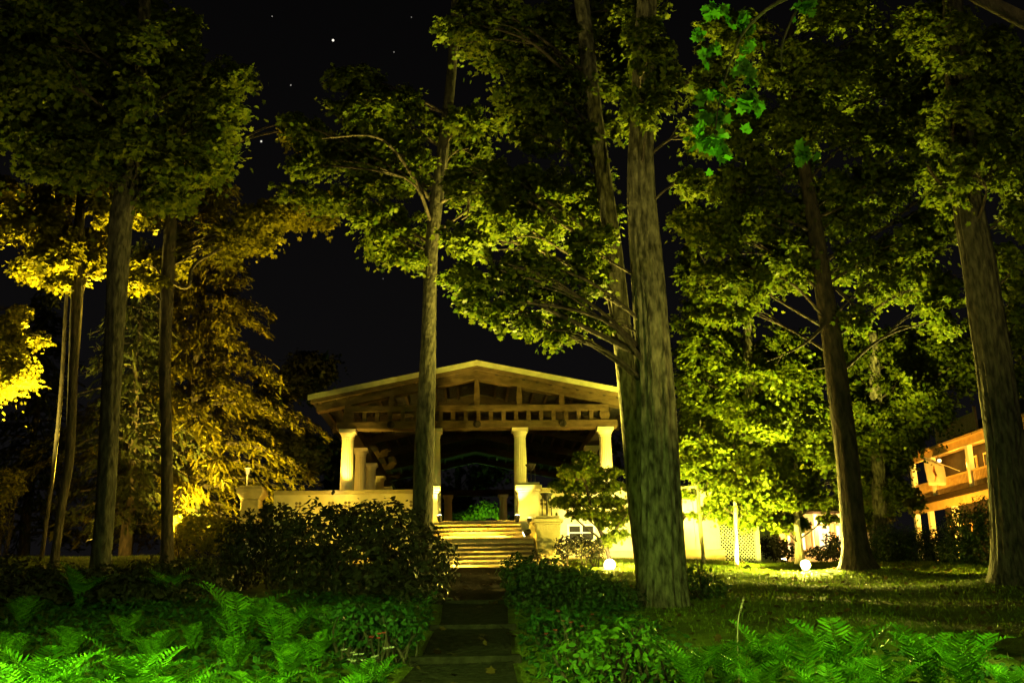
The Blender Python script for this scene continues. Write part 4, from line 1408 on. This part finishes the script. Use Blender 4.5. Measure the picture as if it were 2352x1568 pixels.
# ------------------------------------------------------------------ carpets nobody could count
def cover():
    n = 30000
    x = RNG.uniform(-8, 8, n)
    y = RNG.uniform(6.5, 20, n)
    l = np.array([pl(v) for v in y]) - .12
    r = np.array([pr(v) for v in y]) + .12
    k = ((x < l) & (y < 20)) | ((x > r) & (y < 10.2 + .8 * np.sin(x * 1.7)) | (x > r) & (x < 2.6) & (y < 17))
    x, y = x[k], y[k]
    z = ground(x, y) + RNG.uniform(.02, .26, len(x)) * (.5 + .5 * np.sin(x * 1.7 + y) ** 2)
    C = np.stack([x, y, z], 1)
    N = RNG.normal(size=C.shape) * .5 + np.array([0, 0, 1])
    o = link('ground_cover', leaf_mesh('ground_cover', C, N, RNG.uniform(.05, .12, len(C)), OVAL), M['cover'], None, (0, 12, 1.2))
    tag(o, kind='stuff')
    n = 60000
    x = RNG.uniform(2.4, 16, n)
    y = RNG.uniform(12, 35, n)
    k = RNG.random(n) < np.clip((y - 9) / 14, .25, 1)
    x, y = x[k], y[k]
    x2 = RNG.uniform(-16, -5, 14000)
    y2 = RNG.uniform(24, 37, 14000)
    x, y = np.concatenate([x, x2]), np.concatenate([y, y2])
    h = RNG.uniform(.03, .075, len(x))
    a = RNG.uniform(0, 6.28, len(x))
    z = ground(x, y) - .01
    w_ = .012
    b = np.stack([x, y, z], 1)
    sd = np.stack([np.cos(a), np.sin(a), np.zeros_like(a)], 1) * w_
    tip = b + np.stack([RNG.normal(size=len(x)) * .02, RNG.normal(size=len(x)) * .02, h], 1)
    V = np.stack([b - sd, b + sd, tip], 1).reshape(-1, 3)
    o = link('grass', poly_mesh('grass', V, len(x), 3), M['grass'], None, (9, 25, 2.5))
    tag(o, kind='stuff')

    n = 1000
    x = np.concatenate([RNG.uniform(-1.2, 1.3, 160), RNG.uniform(1.2, 14, n - 160)])
    y = np.concatenate([RNG.uniform(8, 28, 160), RNG.uniform(11, 33, n - 160)])
    C = np.stack([x, y, ground(x, y) + RNG.uniform(.045, .075, n)], 1)
    N = RNG.normal(size=C.shape) * .35 + np.array([0, 0, 1])
    o = link('leaf_litter', leaf_mesh('leaf_litter', C, N, RNG.uniform(.06, .13, n), MAPLE_S), M['litter'], None, (5, 20, 2))
    tag(o, kind='stuff')


cover()

# ------------------------------------------------------------------ lamps of the garden
def P(px, py, Y):
    return U(px, py, Y)


G = 'small floodlights around the stair'
UPV = np.array([0, 0, 1.0])
q = P(1010, 1190, 33.5)
uplight('small floodlight at the foot of the left stair pedestal by the trunk', q, q + np.array([-.12, .16, 1]), 430, HALOGEN, .09, group=G, stake=False, spot=56)
q = P(1188, 1190, 33.5)
uplight('small floodlight at the foot of the tall stair pedestal', q, q + np.array([.12, .16, 1]), 430, HALOGEN, .09, group=G, stake=False, spot=56)
q = P(1211, 1222, 31.6)
uplight('small floodlight on the stair cheek beside the low pedestal', q, q + np.array([-1, .35, -.45]), 700, (1, .64, .05), .10, group=G, stake=False, spot=100)
q = P(1216, 1196, 32.2)
uplight('small floodlight on the stair block below the tall pedestal', q, q + np.array([.05, .3, 1]), 40, HALOGEN, .08, group=G, stake=False, spot=70)
q = P(960, 1225, 31.5)
uplight('small floodlight on the stair cheek hidden behind the slim tree', q, q + np.array([1, .35, -.45]), 700, (1, .64, .05), .10, group=G, stake=False, spot=100)
q = np.array([CX0 - .9, 29.2, 2.98])
uplight('small floodlight hidden in the shrubs at the stair foot', q, q + np.array([.6, 1.0, -.25]), 700, (1, .64, .05), .07, group=G, spot=100)
q = P(765, 1131, 34.9)
uplight('tiny floodlight standing on the left parapet near the end column', q, q + np.array([.50, .85, 1.15]), 240, HALOGEN, .06, group=G, stake=False, spot=46)
q = np.array([-4.6, 30.8, gz(-4.6, 30.8) + .25])
uplight('floodlight behind the rhododendron washing the left parapet', q, q + np.array([.1, 1, .26]), 200, (1, .64, .05), .08, spot=62)
q = P(1440, 1122, 34.6)
uplight('tiny floodlight on the parapet hidden behind the great maple', q, q + np.array([-.50, .85, 1.15]), 150, HALOGEN, .06, group=G, stake=False, spot=46)

uplight('dazzling big floodlight on the lawn in front of the podium wall', P(1400, 1297, 29.0), P(1420, 1270, 24.0), 1000, HALOGEN, .16, lens='lens_hot')
q = P(1492, 1292, 28.6)
uplight('floodlight aimed at the podium wall, beside the dazzling one', q, q + np.array([-.30, 2.5, .12]), 2000, (1, .77, .22), .12, spot=62)
uplight('floodlight on the podium wall peeping from behind the great maple', P(1564, 1188, 34.4), P(1575, 1150, 36), 90, HALOGEN, .16, lens='lens_hot', stake=False)
uplight('low bright floodlight on the lawn by the pale-stemmed young tree', P(1850, 1297, 27.6), P(1845, 1270, 23), 3200, (1, .84, .10), .13, lens='lens_hot')
q = P(1800, 1290, 37)
uplight('floodlight behind the saplings aimed up into the maple', q, q + np.array([.35, -.25, 2]), 11000, (.97, .84, .10), .1, spot=105)
q = P(1716, 1304, 30.3)
uplight('floodlight past the great maple aimed at the saplings', q, q + np.array([.36, 1, .85]), 2000, (1, .86, .10), .08, spot=95)
q = P(1546, 1302, 29.0)
uplight('floodlight just behind the great maple aimed into the saplings', q, q + np.array([.55, .55, 1.15]), 4500, (1, .87, .10), .08, spot=88)
q = P(2000, 1285, 36)
uplight('floodlight behind the root mound aimed into the broad maple', q, q + np.array([.1, .15, 2]), 14000, (.98, .86, .12), .08, spot=115)
q = np.array([HX - 4, 57.5, gz(HX - 4, 57.5) + .3])
uplight('floodlight behind the hedge washing the porch house front', q, q + np.array([4, 1, 3.4]), 1500, (1, .47, .035), .1, spot=120)
q = np.array([11.75, 29.6, gz(11.75, 29.6) + .2])
uplight('floodlight behind the dark leaning trunk aimed up into its crown', q, q + np.array([-.25, -.55, 2]), 6500, (.95, .84, .14), .1, spot=100)
q = np.array([5.75, 12.6, gz(5.75, 12.6) + .03])
uplight('added fill floodlight hidden among the tall fern plumes aimed up into the crowns', q, q + np.array([.12, .55, 1]), 850, (1, .86, .14), .035, spot=80, lens='globe')  # added lamp: lifts the dark upper crowns from the camera side
q = np.array([-2.6, 14.6, gz(-2.6, 14.6) + .12])
uplight('added fill floodlight hidden among the dim ferns aimed up into the crowns', q, q + np.array([.02, .55, 1]), 1000, (1, .84, .16), .05, spot=84)  # added too, a weaker general light under the left and middle crowns
q = np.array([1.2, 23.4, gz(1.2, 23.4) + .06])
uplight('floodlight behind the rounded bush aimed into the great maple', q, q + np.array([-.02, -.42, 1.4]), 11000, (1, .82, .10), .06, spot=84)
q = P(969, 1285, 29.5)
uplight('floodlight behind the rhododendron aimed into the slim tree', q, q + np.array([.05, -.5, 2]), 4500, (1, .72, .10), .1, spot=88)
q = P(520, 1262, 34.9)
uplight('floodlight behind the golden shrub lighting the hemlock', q, q + np.array([-.24, 1.0, 1.15]), 9500, (1, .70, .06), .1, spot=92)
q = P(133, 1230, 34.5)
uplight('floodlight under the forked slender tree', q, q + np.array([.05, -.75, 2]), 36000, (1, .70, .05), .1, spot=54)
q = P(384, 1262, 33.5)
uplight('floodlight behind the dark stem aimed up into its yellow leaves', q, q + np.array([.08, -.40, 2]), 22000, (1, .70, .05), .08, spot=60)
q = P(-26, 1170, 31.0)
uplight('floodlight under the leafy boughs at the picture edge', q, q + np.array([-.05, .1, 2]), 3500, (1, .80, .12), .1, spot=110)
q = P(236, 1255, 36)
uplight('tiny floodlight behind the leftmost big trunk grazing the grass', q, q + np.array([.8, .3, .3]), 90, SODIUM, .05)
q = P(1130, 1205, 63)
uplight('green floodlight behind the hall deck', q, q + np.array([0, 1.5, .6]), 420, (.35, 1, .12), .1)


def post_lantern(label, pos, watts, col):
    g = gz(pos[0], pos[1])
    r = thing('post_lantern', label, 'lantern', (pos[0], pos[1], g))
    x, y, z = pos
    MB().lathe(x, y, [(.05, g - .1), (.05, g + .3), (.03, g + .4), (.03, z - .12)], 8).build('post', M['iron'], r)
    MB().lathe(x, y, [(.05, z - .12), (.08, z + .06), (.02, z + .10)], 8).build('lamp_globe', M['lantern_glow'], r)
    MB().lathe(x, y, [(.13, z + .101), (.05, z + .17), (.01, z + .2)], 8).build('cap', M['iron'], r)
    point(r, (x, y - .14, z), watts, col, .06)


post_lantern('small post lantern glowing just behind the stone pier', P(569, 1081, 36.4), 160, SODIUM)


def street_lamp(label, x, y, h, watts, aim=None, spot=None, glow=0):
    r = thing('street_lamp', label, 'street lamp', (x, y, gz(x, y)), 'mercury lamps along the road')
    g = gz(x, y)
    mb = MB()
    mb.lathe(x, y, [(.12, g - .1), (.12, g + .3), (.07, g + .5), (.05, g + h)], 12)
    mb.build('pole', M['iron'], r, smooth=False)
    mb = MB()
    mb.lathe(x, y, [(.06, g + h), (.30, g + h + .05), (.30, g + h + .10), (.16, g + h + .30), (.03, g + h + .36)], 16)
    mb.build('shade', M['iron'], r)
    mb = MB()
    mb.lathe(x, y, [(.05, g + h - .14), (.12, g + h - .10), (.15, g + h - .01)], 14)
    mb.build('lamp_globe', M['mercury'], r)
    c = np.array([x, y, g + h - .25])
    if aim is not None:
        point(r, c, watts, MERCURY, .12, spot, c + np.array(aim), .8)
    if glow:
        point(r, c, glow, (1, .86, .30), .12)


q = np.array([1.9, 6.9, gz(1.9, 6.9) + .15])
uplight('added unseen green floodlight aimed up at the big overhanging leaves', q, q + np.array([-.25, 2.1, 5.4]), 1200, (.60, 1, .05), .09, spot=36)  # extra lamp added below the view only to brighten the near leaves
street_lamp('short mercury lamp beside the bright front ferns', -3.95, 6.7, 2.4, 1450, (.34, .66, -.40), 118)
street_lamp('tall mercury lamp beside the tall fern plumes', 5.3, 6.0, 3.4, 1350, (-.35, .6, -.55), 112, 40)
street_lamp('added fill lamp on a tall street pole, unseen behind the camera', 4.0, -12.0, 8.5, 10, (0, .3, -1), 100, 3000)  # added behind the camera as weak overall fill on foliage and trunks
